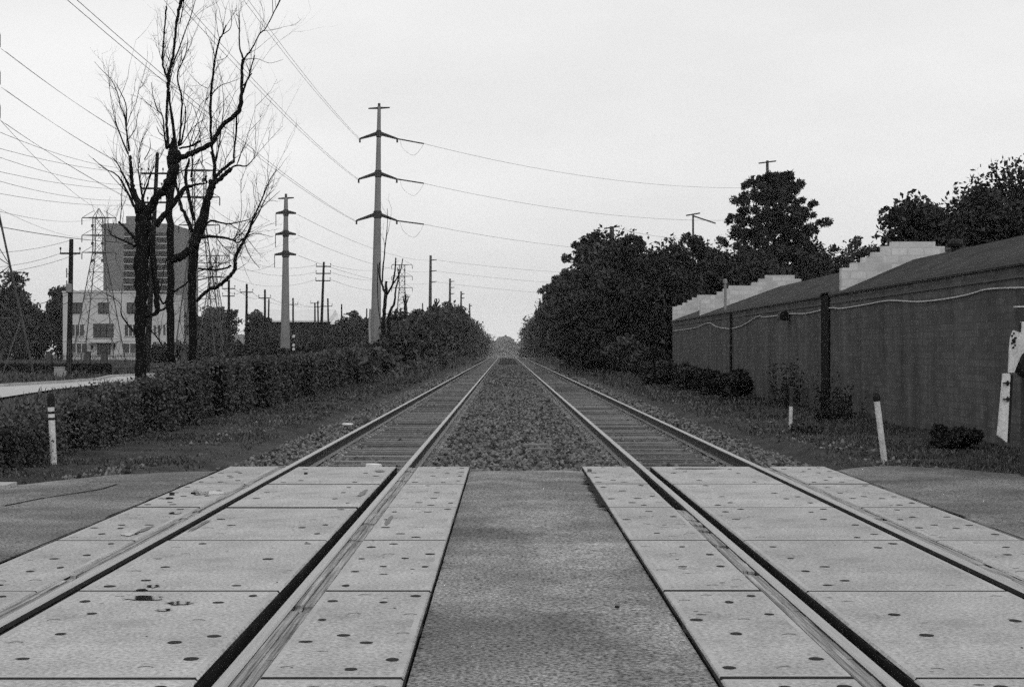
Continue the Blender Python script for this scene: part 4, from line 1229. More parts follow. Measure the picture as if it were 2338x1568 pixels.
# big trees at the far right
GQ = "leafy trees above the roof at the right"
tree(16.9, 58, 8.5, 2.0, "leafy tree at the left end of the group above the roof", 'tree', GQ, low=.15, nleaf=14000, size=.15, nclump=130, m='leaf_dark', tight=.28, hollow=.35, lobes=[(-.8, 5.0, .9, 900)])
tree(19.6, 60, 8.7, 2.6, "leafy tree in the middle of the group above the roof", 'tree', GQ, low=.1, nleaf=15000, size=.15, nclump=130, m='leaf_dark', tight=.28, hollow=.35)
tree(22.2, 61, 10.2, 3.3, "tallest leafy tree of the group above the roof, at the right edge", 'tree', GQ, low=.1, nleaf=20000, size=.15, nclump=150, m='leaf_dark', tight=.28, hollow=.35, lobes=[(-1.6, 8.2, 1.2, 1200)])
tree(26, 66, 10.5, 3.6, "leafy tree beyond the tallest one at the right edge", 'tree', GQ, low=.1, nleaf=14000, size=.18, nclump=110, m='leaf_dark', tight=.28, hollow=.35)

# woods closing the horizon
def woods(seed, x0, x1, Y, h, n, dep=40):
    rng = np.random.default_rng(seed)
    X = rng.uniform(x0, x1, n)
    top = h * (.72 + .28 * vnoise(X * .06, X * 0 + seed) + .14 * vnoise(X * .25, X * 0 + seed + 2))
    Z = -9 + (top + 9) * rng.random(n) ** .75
    P = np.stack([X, Y + rng.uniform(-dep, dep, n), Z], 1)
    o = leaves(P, 4.2, rng, 'woods', M['grass'])
    return tag(o, "far hazy wood closing the end of the line", 'woods', kind='stuff')
woods(1, -620, 620, 2150, 23, 42000)

# ------------------------------------------------------------------ white house beyond the fence
HY = 225
def hp(x, y, Y=HY):
    p = at(x, y, Y); return p.x, p.z
hx0, hz1 = hp(143.5, 665)
hx1 = hp(318, 0)[0]; hx2 = hp(384, 0)[0]
HO = ((hx0 + hx1) / 2, HY + 5, -.3)
h = thing('white_house', HO, "white three-storey house with a flat roof behind the iron fence", 'house')
mb = MB(); mb.box(hx0, hx1, HY, HY + 11, -.5, hz1); mb.build('wall', M['stucco'], h, HO)
mb = MB(); mb.box(hx1 + .003, hx2, HY + 2.2, HY + 11, -.5, hz1 - .35); mb.build('side_wing', M['stucco'], h, HO)
mb = MB(); mb.box(hx0 - .12, hx1 + .12, HY - .12, HY - .003, hz1 - .22, hz1 + .06); mb.build('cornice', M['stucco'], h, HO)
mb = MB(); mb.box(hx0 - .02, hx1 + .02, HY - .08, HY - .003, hp(0, 777)[1] - .12, hp(0, 777)[1] + .1); mb.build('string_course', M['stucco'], h, HO)
def window(x0, x1, y0, y1, nx, ny, name='window', Y=HY, fr='frame_white'):
    a, z1 = hp(x0, y0); b_, z0 = hp(x1, y1)
    mb = MB(); mb.box(a, b_, Y - .05, Y - .003, z0, z1)
    w = mb.build(name, M['glass_dark'], h, HO)
    mb = MB(); e = .09
    mb.box(a - e, a, Y - .09, Y - .003, z0 - e, z1 + e); mb.box(b_, b_ + e, Y - .09, Y - .003, z0 - e, z1 + e)
    mb.box(a, b_, Y - .09, Y - .003, z1, z1 + e); mb.box(a, b_, Y - .14, Y - .003, z0 - e, z0)
    for i in range(1, nx): c = a + (b_ - a) * i / nx; mb.box(c - .05, c + .05, Y - .08, Y - .051, z0, z1)
    for i in range(1, ny): c = z0 + (z1 - z0) * i / ny; mb.box(a, b_, Y - .075, Y - .052, c - .03, c + .03)
    mb.build('window_frame', M[fr], w, HO)
for x0, x1 in ((164, 186), (226, 248), (291, 314)): window(x0, x1, 692, 714, 2, 1, fr='iron')
window(162, 192, 741, 767, 3, 1); window(285, 312, 741, 767, 3, 1); window(215, 258, 740, 769, 3, 2, fr='iron')
window(162, 199, 784, 806, 3, 1); window(281, 312, 784, 806, 2, 1)
window(224, 251, 784, 807, 1, 1, 'door', fr='iron')
a, z = hp(205, 778); b_, z0 = hp(268, 781)
mb = MB(); mb.box(a, b_, HY - 1.3, HY - .09, z0 - .1, z + .05); mb.build('canopy', M['stucco'], h, HO)
for x in (210, 261):
    a, z = hp(x, 787); mb = MB(); mb.box(a - .13, a + .13, HY - .2, HY - .003, z - .7, z); mb.build('wall_lantern', M['iron'], h, HO)
for x in (346, 356, 368):
    a, z1 = hp(x, 742); _, z0 = hp(x, 764); mb = MB(); mb.box(a - .16, a + .16, HY + 2.15, HY + 2.197, z0, z1); mb.build('window', M['glass_dark'], h, HO)
mb = MB(); mb.box(*(hp(168, 0)[0], hp(200, 0)[0]), HY + 3, HY + 6, hz1 - .1, hz1 + .35); mb.build('roof_box', M['stucco'], h, HO)
# a lower grey car roof shows over the fence
# ------------------------------------------------------------------ tower block far behind
TY = 500
tx = lambda x: (x - 1155) / 3247 * TY
tz = lambda y: CAMH + (797 - y) / 3247 * TY
TO = (tx(330), TY + 12, -4)
t = thing('tower_block', TO, "grey high-rise tower block far behind the white house", 'building')
mb = MB(); mb.box(tx(236), tx(283), TY, TY + 24, -5, tz(510)); mb.build('wall', M['tower_wall'], t, TO)
mb = MB(); mb.box(tx(283) + .01, tx(392), TY + .8, TY + 24, -5, tz(510)); mb.build('wall', M['tower_wall'], t, TO)
mb = MB(); mb.box(tx(392) + .01, tx(419), TY + 2, TY + 24, -5, tz(519)); mb.build('wall', M['tower_wall'], t, TO)
mb = MB(); mb.box(tx(281), tx(336), TY + 4, TY + 16, tz(510) - .2, tz(491)); mb.build('plant_room', M['tower_wall'], t, TO)
for k in range(15):
    y = 530 + 15.6 * k
    if y > 780: break
    mb = MB(); mb.box(tx(284), tx(391), TY + .55, TY + .797, tz(y + 9), tz(y)); mb.build('window_band', M['tower_band'], t, TO)
    mb = MB(); mb.box(tx(283.2), tx(391), TY - .5, TY + .54, tz(y + 11.5), tz(y + 9.5)); mb.build('balcony', M['tower_slab'], t, TO)

# ------------------------------------------------------------------ low warehouse behind the thickets
WY = 300
wx = lambda x: (x - 1155) / 3247 * WY
wz = lambda y: CAMH + (797 - y) / 3247 * WY
WO = (wx(680), WY + 8, -.5)
t = thing('warehouse', WO, "long low warehouse with a pale metal roof behind the poles", 'building')
mb = MB(); mb.box(wx(560), wx(748), WY, WY + 24, -.8, wz(733)); mb.build('wall', M['shed_wall'], t, WO)
mb = MB(); mb.box(wx(748) + .01, wx(806), WY + 3, WY + 24, -.8, wz(740)); mb.build('wall', M['shed_wall'], t, WO)
mb = MB(); mb.prism([(WY - .6, wz(732)), (WY + 12, wz(703)), (WY + 24.6, wz(732)), (WY + 24.6, wz(734)), (WY - .6, wz(734))], 'x', wx(556), wx(750)); mb.build('roof', M['metal_roof'], t, WO)
mb = MB(); mb.prism([(WY + 2.4, wz(738.5)), (WY + 13, wz(715)), (WY + 24.6, wz(738)), (WY + 24.6, wz(740)), (WY + 2.4, wz(740))], 'x', wx(750) + .02, wx(808)); mb.build('roof', M['metal_roof'], t, WO)
mb = MB(); mb.box(wx(556), wx(750), WY - .75, WY - .61, wz(735), wz(731)); mb.build('gutter', M['metal_roof'], t, WO)

# ------------------------------------------------------------------ iron fence, clipped hedge, street furniture
FY = 106
fx = lambda x: (x - 1155) / 3247 * FY
FO = (fx(150), FY, -.2)
t = thing('iron_fence', FO, "black iron picket fence with brick piers before the white house", 'fence')
piers = [-120, 0, 112, 200, 238, 330, 420]
for x in piers:
    X = fx(x); mb = MB(); mb.box(X - .19, X + .19, FY - .19, FY + .19, -.3, 1.28); mb.box(X - .23, X + .23, FY - .23, FY + .23, 1.283, 1.36); mb.build('pier', M['brick'], t, FO)
for a, b_ in zip(piers[:-1], piers[1:]):
    X0, X1 = fx(a) + .2, fx(b_) - .2
    mb = MB()
    for z in (.05, .95): mb.box(X0, X1, FY - .02, FY + .02, z, z + .05)
    k = X0 + .06
    while k < X1: mb.box(k - .014, k + .014, FY - .013, FY + .013, -.1, 1.15); k += .115
    mb.build('picket_panel', M['iron'], t, FO)
x0, x1 = (-160 - 1155) / 3247 * 91, (252 - 1155) / 3247 * 91
t = thing('clipped_hedge', ((x0 + x1) / 2, 91, -.15), "low clipped dark hedge in front of the iron fence", 'hedge')
rng = np.random.default_rng(4)
n = 12000
P = np.stack([rng.uniform(x0, x1, n), 91 + rng.uniform(-.45, .45, n), rng.uniform(-.15, .50, n)], 1)
f = rng.random(n); P[f < .45, 1] = 90.55; P[f > .6, 2] = .5
leaves(P + rng.normal(0, .03, (n, 3)), .13, rng, 'foliage', M['leaf_dark'], t, ((x0 + x1) / 2, 91, -.15))
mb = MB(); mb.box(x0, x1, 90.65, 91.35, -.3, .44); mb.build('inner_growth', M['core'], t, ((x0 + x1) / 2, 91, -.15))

p = at(136, 866, 80); p.z = float(gz(p.x, 80))
t = thing('utility_cabinet', p, "pale grey utility cabinet on the lawn beside the pole", 'cabinet')
mb = MB(); mb.box(-.25, .25, -.2, .2, -.05, .66); mb.build('body', M['box_grey'], t)
mb = MB(); mb.box(-.27, .27, -.22, .22, .663, .70); mb.build('lid', M['box_grey'], t)
mb = MB(); mb.box(.253, .36, -.1, .1, .0, .5); mb.build('meter_box', M['box_grey'], t)
p = at(115, 866, 79); p.z = float(gz(p.x, 79))
t = thing('fire_hydrant', p, "dark fire hydrant on the lawn left of the grey cabinet", 'fire hydrant')
mb = MB(); mb.lathe([(.13, -.1), (.13, .04), (.09, .05), (.09, .36), (.12, .37), (.12, .40), (.10, .47), (.03, .52), (.03, .56)], n=12); mb.build('body', M['black_paint'], t)
mb = MB(); mb.tube([(-.16, 0, .28), (.16, 0, .28)], .045, 8); mb.build('outlet', M['black_paint'], t)
p = at(187, 862, 84); p.z = float(gz(p.x, 84))
t = thing('sign_post', p, "thin bare metal post right of the transformer pole", 'post')
mb = MB(); mb.tube([(0, 0, -.2), (0, 0, 1.55)], .03, 6); mb.build('post', M['galv_dark'], t)

# ------------------------------------------------------------------ poles
def pole(name, label, foot, top, Y, r0, r1, arms, cat='utility pole', m='wood_pole', group=None, pins=2, armr=.05, zfoot=None):
    """foot and top are print points; arms: (y, half length in print px, tilt)"""
    a, b = at(*foot, Y), at(*top, Y)
    if zfoot is None: zfoot = float(gz(a.x, Y)) - .1
    k = (b - a) / max(b.z - a.z, .01)
    base = a + k * (zfoot - a.z)
    t = thing(name, base, label, cat, group)
    mb = MB(); mb.tube([base, (base + b) / 2, b], [r0, (r0 + r1) / 2, r1], 12); mb.build('pole', M[m], t, base, smooth=False)
    for ay, hl, *rest in arms:
        c = a + k * (at(0, ay, Y).z - a.z)
        hl = hl / 3247 * Y
        mb = MB(); mb.box(c.x - hl, c.x + hl, Y - r1 - armr * 2, Y - r1 - .003, c.z - armr, c.z + armr)
        ca = mb.build('crossarm', M[m], t, base)
        if pins:
            for q in ([-.96, .96] if pins == 2 else [-.96, -.5, .5, .96]):
                mb = MB(); mb.lathe([(.02, armr), (.02, armr + .16), (.055, armr + .18), (.055, armr + .26), (.03, armr + .32)], (c.x + q * hl, Y - r1 - armr, c.z), 8)
                mb.build('insulator', M['galv_dark'], ca, base)
    return t, base, b
# transformer pole by the side street
t, base, b_ = pole('utility_pole', "dark wooden pole with a pale transformer by the side street", (157.5, 862), (163, 546), 83, .17, .12, [(579, 23)])
mb = MB(); mb.lathe([(.14, 0), (.18, .03), (.18, .46), (.10, .52)], tuple(at(157.5, 668, 82.7)), 12); mb.build('transformer', M['galv'], t, base)
mb = MB()
for y0, y1 in ((634, 612), (662, 640)): mb.tube([at(152.5, y0, 82.8), at(152.5, y1, 82.8)], .035, 6)
mb.tube([at(152.5, 625, 82.8), at(160, 625, 82.9)], .02, 5); mb.tube([at(152.5, 650, 82.8), at(160, 650, 82.9)], .02, 5)
mb.build('fuse_cutout', M['galv_dark'], t, base)
mb = MB(); mb.tube([at(155.5, 866, 82.75), at(156.5, 775, 82.75)], .05, 8); mb.tube([at(160.5, 866, 82.75), at(160.5, 775, 82.75)], .04, 8); mb.build('conduit', M['galv_dark'], t, base)
pole('utility_pole', "tall thick wooden pole with three crossarms behind the dead trees", (336, 830), (359.5, 349), 95, .21, .115, [(397, 33), (431, 31), (463, 30)], pins=4, armr=.06)
pole('utility_pole', "wooden pole with three pinned crossarms between the two steel poles", (731.5, 815), (739.5, 598), 165, .20, .12, [(608.5, 17), (624.5, 17), (641, 17)], armr=.06)
SM = [((523, 815), (522.5, 640), 152, [(659, 15), (676, 14)], "slim wooden pole, first in line right of the dead trees"),
      ((562, 815), (563.5, 648), 163, [(667, 15)], "slim wooden pole, second in line right of the dead trees"),
      ((605, 815), (605, 661), 175, [(680, 14)], "slim wooden pole, third in line, close left of the short steel pole"),
      ((612, 800), (614, 682), 225, [], "thin wooden pole just behind the third in line"),
      ((669.5, 800), (669, 680), 212, [(695, 12)], "thin wooden pole just right of the short steel pole"),
      ((719.5, 800), (719, 691), 228, [(692, 10)], "thin wooden pole, left one of two leaning together"),
      ((728, 800), (725.5, 687), 235, [(700, 8)], "thin wooden pole, right one of two leaning together"),
      ((751, 800), (748.5, 681), 215, [(699, 10)], "thin wooden pole right of the three-armed pole"),
      ((780, 795), (780, 694), 245, [], "thin wooden pole midway between the two big steel poles, standing alone"),
      ((836, 795), (837.5, 704), 262, [], "thin short wooden pole just left of the big steel pole"),
      ((928, 780), (927, 671), 260, [(678, 9)], "thin wooden pole in the brush right of the lattice tower"),
      ((965, 780), (965, 692), 300, [], "thin wooden pole sticking out of the brush, nearer the line"),
      ((1047, 780), (1046.5, 694), 300, [(700, 6)], "short far wooden pole beside the distant steel pole")]
for f, tp, Y, arms, lab in SM:
    pole('utility_pole', lab, f, tp, Y, .17, .12, arms, group='slim wooden poles along the left')
# signal with pale discs
p = at(671, 815, 170); p.z = -.2
t = thing('signal_post', p, "dark signal post with three small pale discs beside the short steel pole", 'signal')
mb = MB(); mb.tube([(0, 0, -.1), (0, 0, 4.0)], .06, 8); mb.build('post', M['black_paint'], t)
for z in (1.72, 2.2, 3.25):
    mb = MB(); mb.prism([(.17 * math.cos(6.283 * k / 12), z + .2 * math.sin(6.283 * k / 12)) for k in range(12)], 'y', -.2, -.1); mb.build('disc', M['white_paint'], t)

def steel_pole(label, foot, top, Y, r0, r1, arms, topbar, zfoot=None, strings=False, up=0, group=None):
    a, b = at(*foot, Y), at(*top, Y)
    zfoot = (float(gz(a.x, Y)) - .2) if zfoot is None else zfoot
    k = (b - a) / (b.z - a.z)
    base = a + k * (zfoot - a.z)
    t = thing('steel_pole', base, label, 'power pole', group)
    n = 12
    mb = MB(); mb.tube([base + (b - base) * i / 6 for i in range(7)], [r0 + (r1 - r0) * i / 6 for i in range(7)], n); mb.build('pole', M['galv'], t, base)
    if topbar:
        c = a + k * (at(0, topbar[0], Y).z - a.z); hl = topbar[1] / 3247 * Y
        mb = MB(); mb.tube([c - Vector((hl, 0, .05)), c, c + Vector((hl, 0, .05))], [.07, .12, .07], 6); mb.tube([c, c + Vector((0, 0, .5))], .14, 8); mb.build('top_arm', M['galv_dark'], t, base)
    for (yc, yl, xl, xr) in arms:
        c = a + k * (at(0, yc, Y).z - a.z)
        L = at(xl, yl, Y); Rr = at(xr, yl, Y)
        mb = MB()
        rr = .10 * Y / 150
        mb.tube([c + Vector((0, 0, rr)), L], [rr * 2.3, rr], 6); mb.tube([c + Vector((0, 0, rr)), Rr], [rr * 2.3, rr], 6)
        q_ = (r0 + (r1 - r0) * (c.z - base.z) / (b.z - base.z)); mb.lathe([(q_ * 1.05, -.4), (q_ * 1.25, -.3), (q_ * 1.25, .3), (q_ * 1.05, .4)], tuple(c), 12)
        ar = mb.build('arm', M['galv_dark'], t, base)
        mb = MB()
        if strings:
            mb.tube([L, L - Vector((0, 0, 1.5))], .045, 6)
        else:
            for q in (L, Rr): mb.tube([q, q + Vector((0, 0, -.4))], .10, 6)
        mb.build('insulator', M['galv_dark'], ar, base)
    return t, base
t, base = steel_pole("tallest steel power pole with three pairs of arms left of the line", (857.5, 793), (865.8, 243), 150, .62, .18,
           [(306, 317, 821.7, 907), (397, 409, 819, 906), (490, 503.5, 814, 906)], (247, 24.5))
mb = MB()
mb.tube([at(844.6, 790, 149.2), at(843.6, 740, 149.2), at(845.5, 705, 149.2)], .11, 8)
mb.build('conduit', M['box_grey'], t, base)
steel_pole("shorter pale steel power pole with three arms, left of the tallest", (651, 815), (653, 451), 165, .60, .22,
           [(486, 487, 630, 676), (533.5, 535, 629, 676), (580, 581.5, 627, 676)], (452.5, 18), strings=True)
FP = [((1068, 709), (1072.5 * 0 + 983.5, 583), 330)]
def far_pole(x0, y0, x1, y1, Y, arms, label, r=.26):
    a, b = at(x0, y0, Y), at(x1, y1, Y)
    zf = float(gz(a.x, Y)) - .3
    k = (b - a) / (b.z - a.z); base = a + k * (zf - a.z)
    t = thing('steel_pole', base, label, 'power pole', 'distant steel poles')
    mb = MB(); mb.tube([base, b], [r * 1.5, r * .8], 10); mb.build('pole', M['galv_dark'], t, base)
    for y, L in arms:
        c = a + k * (at(0, y, Y).z - a.z)
        mb = MB(); mb.tube([c, c + Vector((L / 3247 * Y, 0, .15))], [.14 * Y / 330, .08 * Y / 330], 5); mb.build('arm', M['galv_dark'], t, base)
far_pole(982, 715, 983.3, 583, 330, [(594, 14), (619, 14), (644, 14)], "far steel pole with short arms on its right side, nearest of the far ones", .34)
far_pole(1027, 725, 1027.6, 636, 450, [(643, 10), (657, 10), (671, 10)], "far steel pole with short arms, second from the brush", .38)
far_pole(1052.5, 735, 1053, 665, 560, [(671, 8), (681, 8)], "far slim steel pole, third from the brush", .40)
far_pole(1073, 745, 1072, 693, 700, [(698, 6)], "far slim steel pole, last one above the brush", .45)

# poles over the right-hand trees
def t_pole(label, x, ytop, Y, hl, yb, r, droop=None, lower=()):
    b = at(x, ytop, Y); base = Vector((b.x, Y, float(gz(b.x, Y)) - .3))
    t = thing('steel_pole', base, label, 'power pole', 'steel poles above the right-hand trees')
    mb = MB(); mb.tube([base, b], [r * 1.7, r], 10); mb.build('pole', M['galv_dark'], t, base)
    c = at(x, yb, Y); L = hl / 3247 * Y
    mb = MB(); mb.tube([c - Vector((L, 0, .12)), c + Vector((L, 0, .2))], .10 * Y / 200, 5); mb.build('top_arm', M['galv_dark'], t, base)
    if droop:
        mb = MB(); mb.tube([at(x, yb + 3, Y), at(*droop, Y)], .10, 5); mb.build('brace_arm', M['galv_dark'], t, base)
    for y, xl, xr in lower:
        mb = MB(); mb.tube([at(xl, y + 10, Y), at(x, y, Y), at(xr, y + 10, Y)], [.08, .2, .08], 5); mb.build('arm', M['galv_dark'], t, base)
    return t
t_pole("steel pole with a short top bar above the tall pine", 1752, 367, 200, 20, 371, .20, None, [(418, 1728, 1778), (490, 1728, 1778), (562, 1728, 1778)])
t_pole("steel pole with a bar and a slanting arm left of the pine", 1582.5, 488, 190, 16, 490, .13, (1634, 510))
t_pole("steel pole with a T-shaped top above the big dark tree", 1397, 517, 190, 18, 520, .30, None, [(549, 1376, 1430)])

# ------------------------------------------------------------------ lattice towers
def lattice(label, cx, Y, zs, half, base_half, body, apex=True, zb=None):
    X = (cx - 1155) / 3247 * Y
    zb = float(gz(X, Y)) - .1 if zb is None else zb
    t = thing('lattice_tower', (X, Y, zb), label, 'power tower', 'steel lattice towers')
    O = (X, Y, zb)
    z_lo, z_hi = zs[0] - zb, zs[-1] - zb
    def w(z): return base_half + (body - base_half) * min(1, z / z_lo)
    mb = MB()
    r = .045
    cs = [(-1, -1), (1, -1), (1, 1), (-1, 1)]
    for sx, sy in cs:
        mb.tube([(sx * base_half, sy * base_half, 0), (sx * body, sy * body, z_lo), (sx * body, sy * body, z_hi)], [r * 1.5, r * 1.2, r], 4)
        if apex: mb.tube([(sx * body, sy * body, z_hi), (0, 0, z_hi + 1.0)], r * .8, 4)
    mb.build('leg', M['lattice'], t)
    mb = MB()
    lev = [0]
    while lev[-1] < z_lo - .6: lev.append(min(z_lo, lev[-1] + max(.9, w(lev[-1]) * 1.25)))
    nb = max(3, int((z_hi - z_lo) / (body * 2)))
    lev += list(np.linspace(lev[-1], z_hi, nb + 1))[1:]
    for i in range(len(lev) - 1):
        z0, z1 = lev[i], lev[i + 1]; w0, w1 = w(z0), w(z1)
        for k in range(4):
            a, b = cs[k], cs[(k + 1) % 4]
            mb.tube([(a[0] * w0, a[1] * w0, z0), (b[0] * w1, b[1] * w1, z1)], r * .55, 3)
            mb.tube([(b[0] * w0, b[1] * w0, z0), (a[0] * w1, a[1] * w1, z1)], r * .55, 3)
            if i % 2: mb.tube([(a[0] * w0, a[1] * w0, z0), (b[0] * w0, b[1] * w0, z0)], r * .55, 3)
    mb.build('bracing', M['lattice'], t)
    for z in zs:
        zz = z - zb
        mb = MB()
        for sy in (-1, 1): mb.tube([(-half, 0, zz), (-body, sy * body, zz), (body, sy * body, zz), (half, 0, zz)], [r, r * 1.3, r * 1.3, r], 4)
        mb.tube([(-half, 0, zz), (half, 0, zz)], r * 1.3, 4)
        for s in (-1, 1): mb.tube([(s * half, 0, zz), (s * body, 0, zz + .75)], r * .7, 4)
        ar = mb.build('crossarm', M['lattice'], t)
        for s in (-1, 1):
            mb = MB(); mb.lathe([(.02, -.75), (.05, -.7), (.05, -.1), (.02, 0)], (s * half, 0, zz), 6); mb.build('insulator', M['galv_dark'], ar)
            mb = MB(); mb.box(s * body - .13, s * body + .13, -body - .1, -body - .05, zz - 1.05, zz - .75); mb.build('marker_plate', M['galv_dark'], ar)
    return t, X
lattice("lattice tower cut off by the left edge of the picture", -82, 72, (13.9, 15.6, 17.5), 1.80, 2.72, .42)
lattice("lattice tower standing before the white house", 226, 150, (11.7, 13.5, 15.35), 1.80, 2.3, .52)
lattice("lattice tower half hidden behind the dead trees", 455, 125, (12.4, 14.85, 17.2), 1.80, 1.9, .5)
lattice("slimmer lattice tower right of the dead trees", 487, 190, (11.2, 13.0, 14.0), 2.2, 2.0, .4)
lattice("distant lattice tower in the brush right of the tallest steel pole", 918, 255, (12.5, 14.55, 16.6), 1.85, 1.7, .5, apex=False)

# ------------------------------------------------------------------ wires
def wire(label, a, b, sag, r=.016, group='overhead wires', n=26):
    a, b = Vector(a), Vector(b)
    P = [a + (b - a) * (i / n) + Vector((0, 0, -4 * sag * (i / n) * (1 - i / n))) for i in range(n + 1)]
    o = bpy.data.objects
    mb = MB(); mb.tube(P, r, 4)
    ob = mb.build('power_line', M['wire'], None, tuple(a), normals=False)
    return tag(ob, label, 'power line', group)
# conductors of the tallest steel pole, coming over from behind the camera (a pair to each arm)
for i, (xl, yl, zz, w) in enumerate([(821.7, 317, 24.6, 'top'), (819, 409, 19.9, 'middle'), (814, 504, 14.9, 'lowest')]):
    e = at(xl, yl, 150)
    for j, dx in enumerate((-.25, .25)):
        far_ = Vector((-14.6 + dx + (i == 1) * .05, -40, zz + 2.2))
        wire(f"{'left' if j == 0 else 'right'} of two wires coming down to the tallest steel pole's {w} left arm", far_, e + Vector((dx * .3, -.3, -.1)), [3.2, 3.0, 2.4][i], .012)
# onward across the line to the poles above the right-hand trees
for i, (y, yr) in enumerate([(317, 428), (409, 500), (504, 572)]):
    w = ['top', 'middle', 'lowest'][i]
    a = at(906.5, y, 150); b = at(1752, yr, 200)
    c = a + (b - a) * .055 + Vector((0, 0, -.15))
    mb = MB(); mb.tube([a, c], .075, 6)
    o = mb.build('insulator_string', M['galv_dark'], None, tuple(a))
    tag(o, f"long insulator string at the right tip of the tallest steel pole's {w} arm", 'insulator', 'insulator strings of the tallest steel pole')
    wire(f"long wire over the tracks from the tallest steel pole's {w} right arm", c, b, 1.5, .020)
    P = [a + Vector((.3, 0, -.1)), a + Vector((.7, 0, -1.1)), a + Vector((1.7, 0, -1.75)), a + Vector((2.4, 0, -1.2)), c]
    mb = MB(); mb.tube(smooth_path(P), .014, 4)
    tag(mb.build('jumper_loop', M['wire'], None, tuple(a), normals=False), f"hanging jumper loop under the tallest steel pole's {w} right arm", 'power line', 'jumper loops of the tallest steel pole')
# the short steel pole's wires to the far pole
for i, (y, ye) in enumerate([(488, 594), (535, 619), (581, 644)]):
    w = ['top', 'middle', 'lowest'][i]
    wire(f"faint wire from the short steel pole's {w} right arm towards the far steel pole", at(680, y + 2, 166), at(997, ye, 330), 1.6, .020)
    wire(f"faint wire from the short steel pole's {w} left arm towards the dead trees", at(630, y + 18, 165), at(480, 470 + 55 * i, 125), 1.2, .016)
    wire(f"faint wire beyond the far steel pole's {w} arm, across the line to the right", at(997, ye, 330), at(1700, ye + 28, 420), 2.0, .030)
# lattice tower row: left edge tower -> tower behind the trees
for i, (y1, y2, zA) in enumerate([(78, 390, 17.45), (166, 451, 15.5), (246, 515, 13.8)]):
    w = ['top', 'middle', 'lowest'][i]
    for j, s in enumerate((0, .22)):
        wire(f"{'upper' if j == 0 else 'lower'} of two wires from the left-edge lattice tower's {w} arm", (-25.55 + s, 72, zA - .75 - s * .6), at(496, y2 + 8, 125) + Vector((s, 0, -s)), .9, .009)
# wooden pole line behind the dead trees: wires sag in from the left
for i, (yl, yp, w) in enumerate([(262, 394, 'top'), (302, 400, 'top'), (320, 428, 'middle'), (355, 434, 'middle'), (375, 460, 'lowest'), (405, 466, 'lowest')]):
    side = 'left' if i % 2 == 0 else 'right'
    e = at(359 - 30 + (i % 2) * 58, yp - 6, 95)
    s = at(0, yl, 62)
    far_ = s + (s - e) * 1.1
    # keep the sag so the wire really passes through that height at the picture's edge
    wire(f"wire sagging to the {side} end of the thick wooden pole's {w} crossarm", (far_.x, far_.y, s.z + 1.6 + (s.z - e.z) * .9), e, 1.7, .011)
# service lines of the transformer pole and the heavy cable
wire("heavy black cable sagging from the left edge past the transformer pole's top", at(-260, 455, 70), at(360, 556, 97), .55, .024)
wire("thin wire from the left edge to the transformer pole's left crossarm end", at(-200, 600, 60), at(141, 577, 83), .5, .012)
wire("thin wire from the left edge to the transformer pole's right crossarm end", at(-200, 626, 60), at(183, 577, 83), .5, .012)
wire("thin wire from the left edge to the top of the transformer pole", at(-200, 572, 60), at(163, 548, 83), .4, .012)
wire("pale telephone wire from the left edge to the transformer pole, upper one", at(-200, 729, 60), at(158, 672, 83), .35, .018)
wire("pale telephone wire from the left edge to the transformer pole, lower one", at(-200, 748, 60), at(158, 690, 83), .35, .018)
wire("thin wire from the transformer pole to the white house roof", at(163, 660, 83), at(240, 662, 225), .6, .014)
wire("thin high wire crossing the upper left towards the lattice tower's top", at(-120, 135, 60), at(226, 478, 150), .8, .012)
wire("thin wire crossing the left sky above the heavy cable", at(-120, 410, 60), at(226, 540, 150), .9, .009)
wire("second thin wire crossing the left sky above the heavy cable", at(-120, 450, 60), at(216, 500, 150), .6, .012)
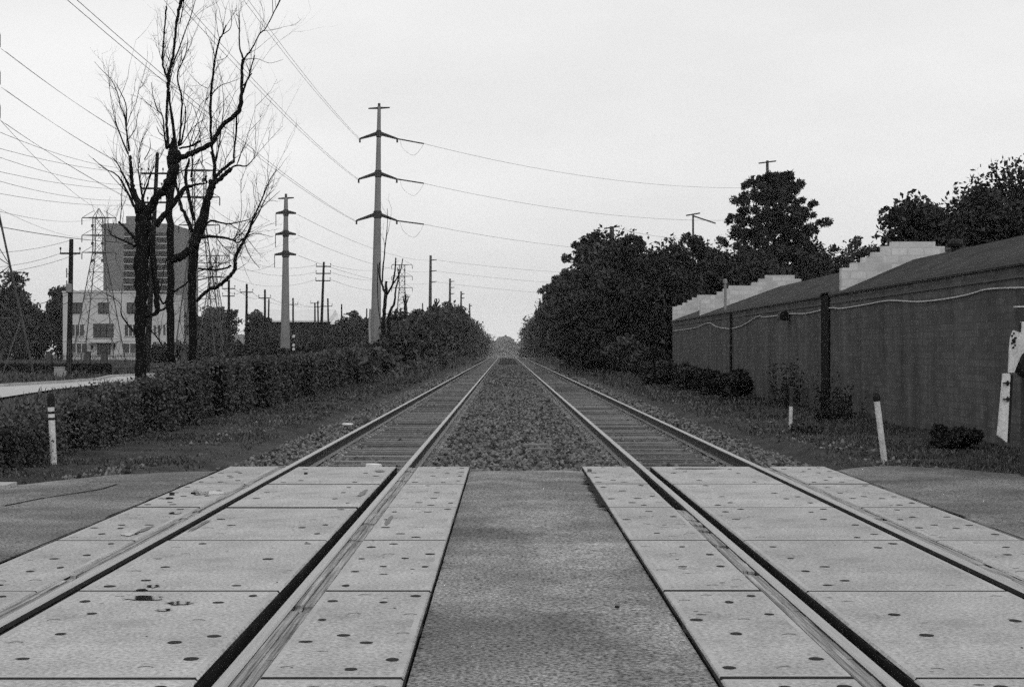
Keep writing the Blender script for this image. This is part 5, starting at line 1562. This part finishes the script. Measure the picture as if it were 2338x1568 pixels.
# between the slim poles
pts = [(523, 662, 152), (563, 670, 163), (605, 683, 175), (669, 697, 212), (748, 701, 215)]
for k in range(4):
    a, b = pts[k], pts[k + 1]
    for j, d in enumerate((-13, 13)):
        wire(f"thin {'left' if j == 0 else 'right'} wire between slim wooden poles, {ORD[k]} span from the dead trees", at(a[0] + d, a[1] - 3, a[2]), at(b[0] + d * .85, b[1] - 3, b[2]), .35, .018)
for j, y in enumerate((752, 765)):
    wire(f"pale cable looping low between the slim poles, {'upper' if j == 0 else 'lower'} one", at(523, y + 3, 152), at(563, y - 6, 163), .45, .022)
    wire(f"pale cable onward to the third slim pole, {'upper' if j == 0 else 'lower'} one", at(563, y - 6, 163), at(605, y - 6, 175), .3, .022)
for j, y in enumerate((772, 780)):
    wire(f"pale cable sagging left of the three-armed pole, {'upper' if j == 0 else 'lower'} one", at(605, y - 20, 175), at(734, y, 165), .5, .024)
for j, (y, yb) in enumerate([(608, 605), (624, 631), (641, 657)]):
    w = ['top', 'middle', 'lowest'][j]
    wire(f"wire from the three-armed wooden pole's {w} crossarm to the distant lattice tower", at(755, y - 3, 165), at(897, yb + 3, 255), .7, .018)
    wire(f"wire from the slimmer lattice tower to the three-armed wooden pole's {w} crossarm", at(510, [570, 590, 625][j], 190), at(723, y - 3, 165), 1.2, .016)
wire("wire over the line between the T-shaped pole and the pole left of the pine", at(1412, 521, 190), at(1570, 545, 190), .3, .022)

# ------------------------------------------------------------------ the air itself
mh = bpy.data.materials.new('haze')
mh.use_nodes = True
ht = mh.node_tree
ht.nodes.clear()
ho_ = ht.nodes.new('ShaderNodeOutputMaterial')
hv = ht.nodes.new('ShaderNodeVolumePrincipled')
hv.inputs['Color'].default_value = (.97, .97, .97, 1)
hv.inputs['Density'].default_value = 0.00017
hv.inputs['Anisotropy'].default_value = 0.2
ht.links.new(hv.outputs[0], ho_.inputs['Volume'])
mb = MB(); mb.box(-900, 900, -70, 2350, -11, 78)
tag(mb.build('haze', mh), kind='stuff', label="pale summer haze lying over the whole line", cat='haze')
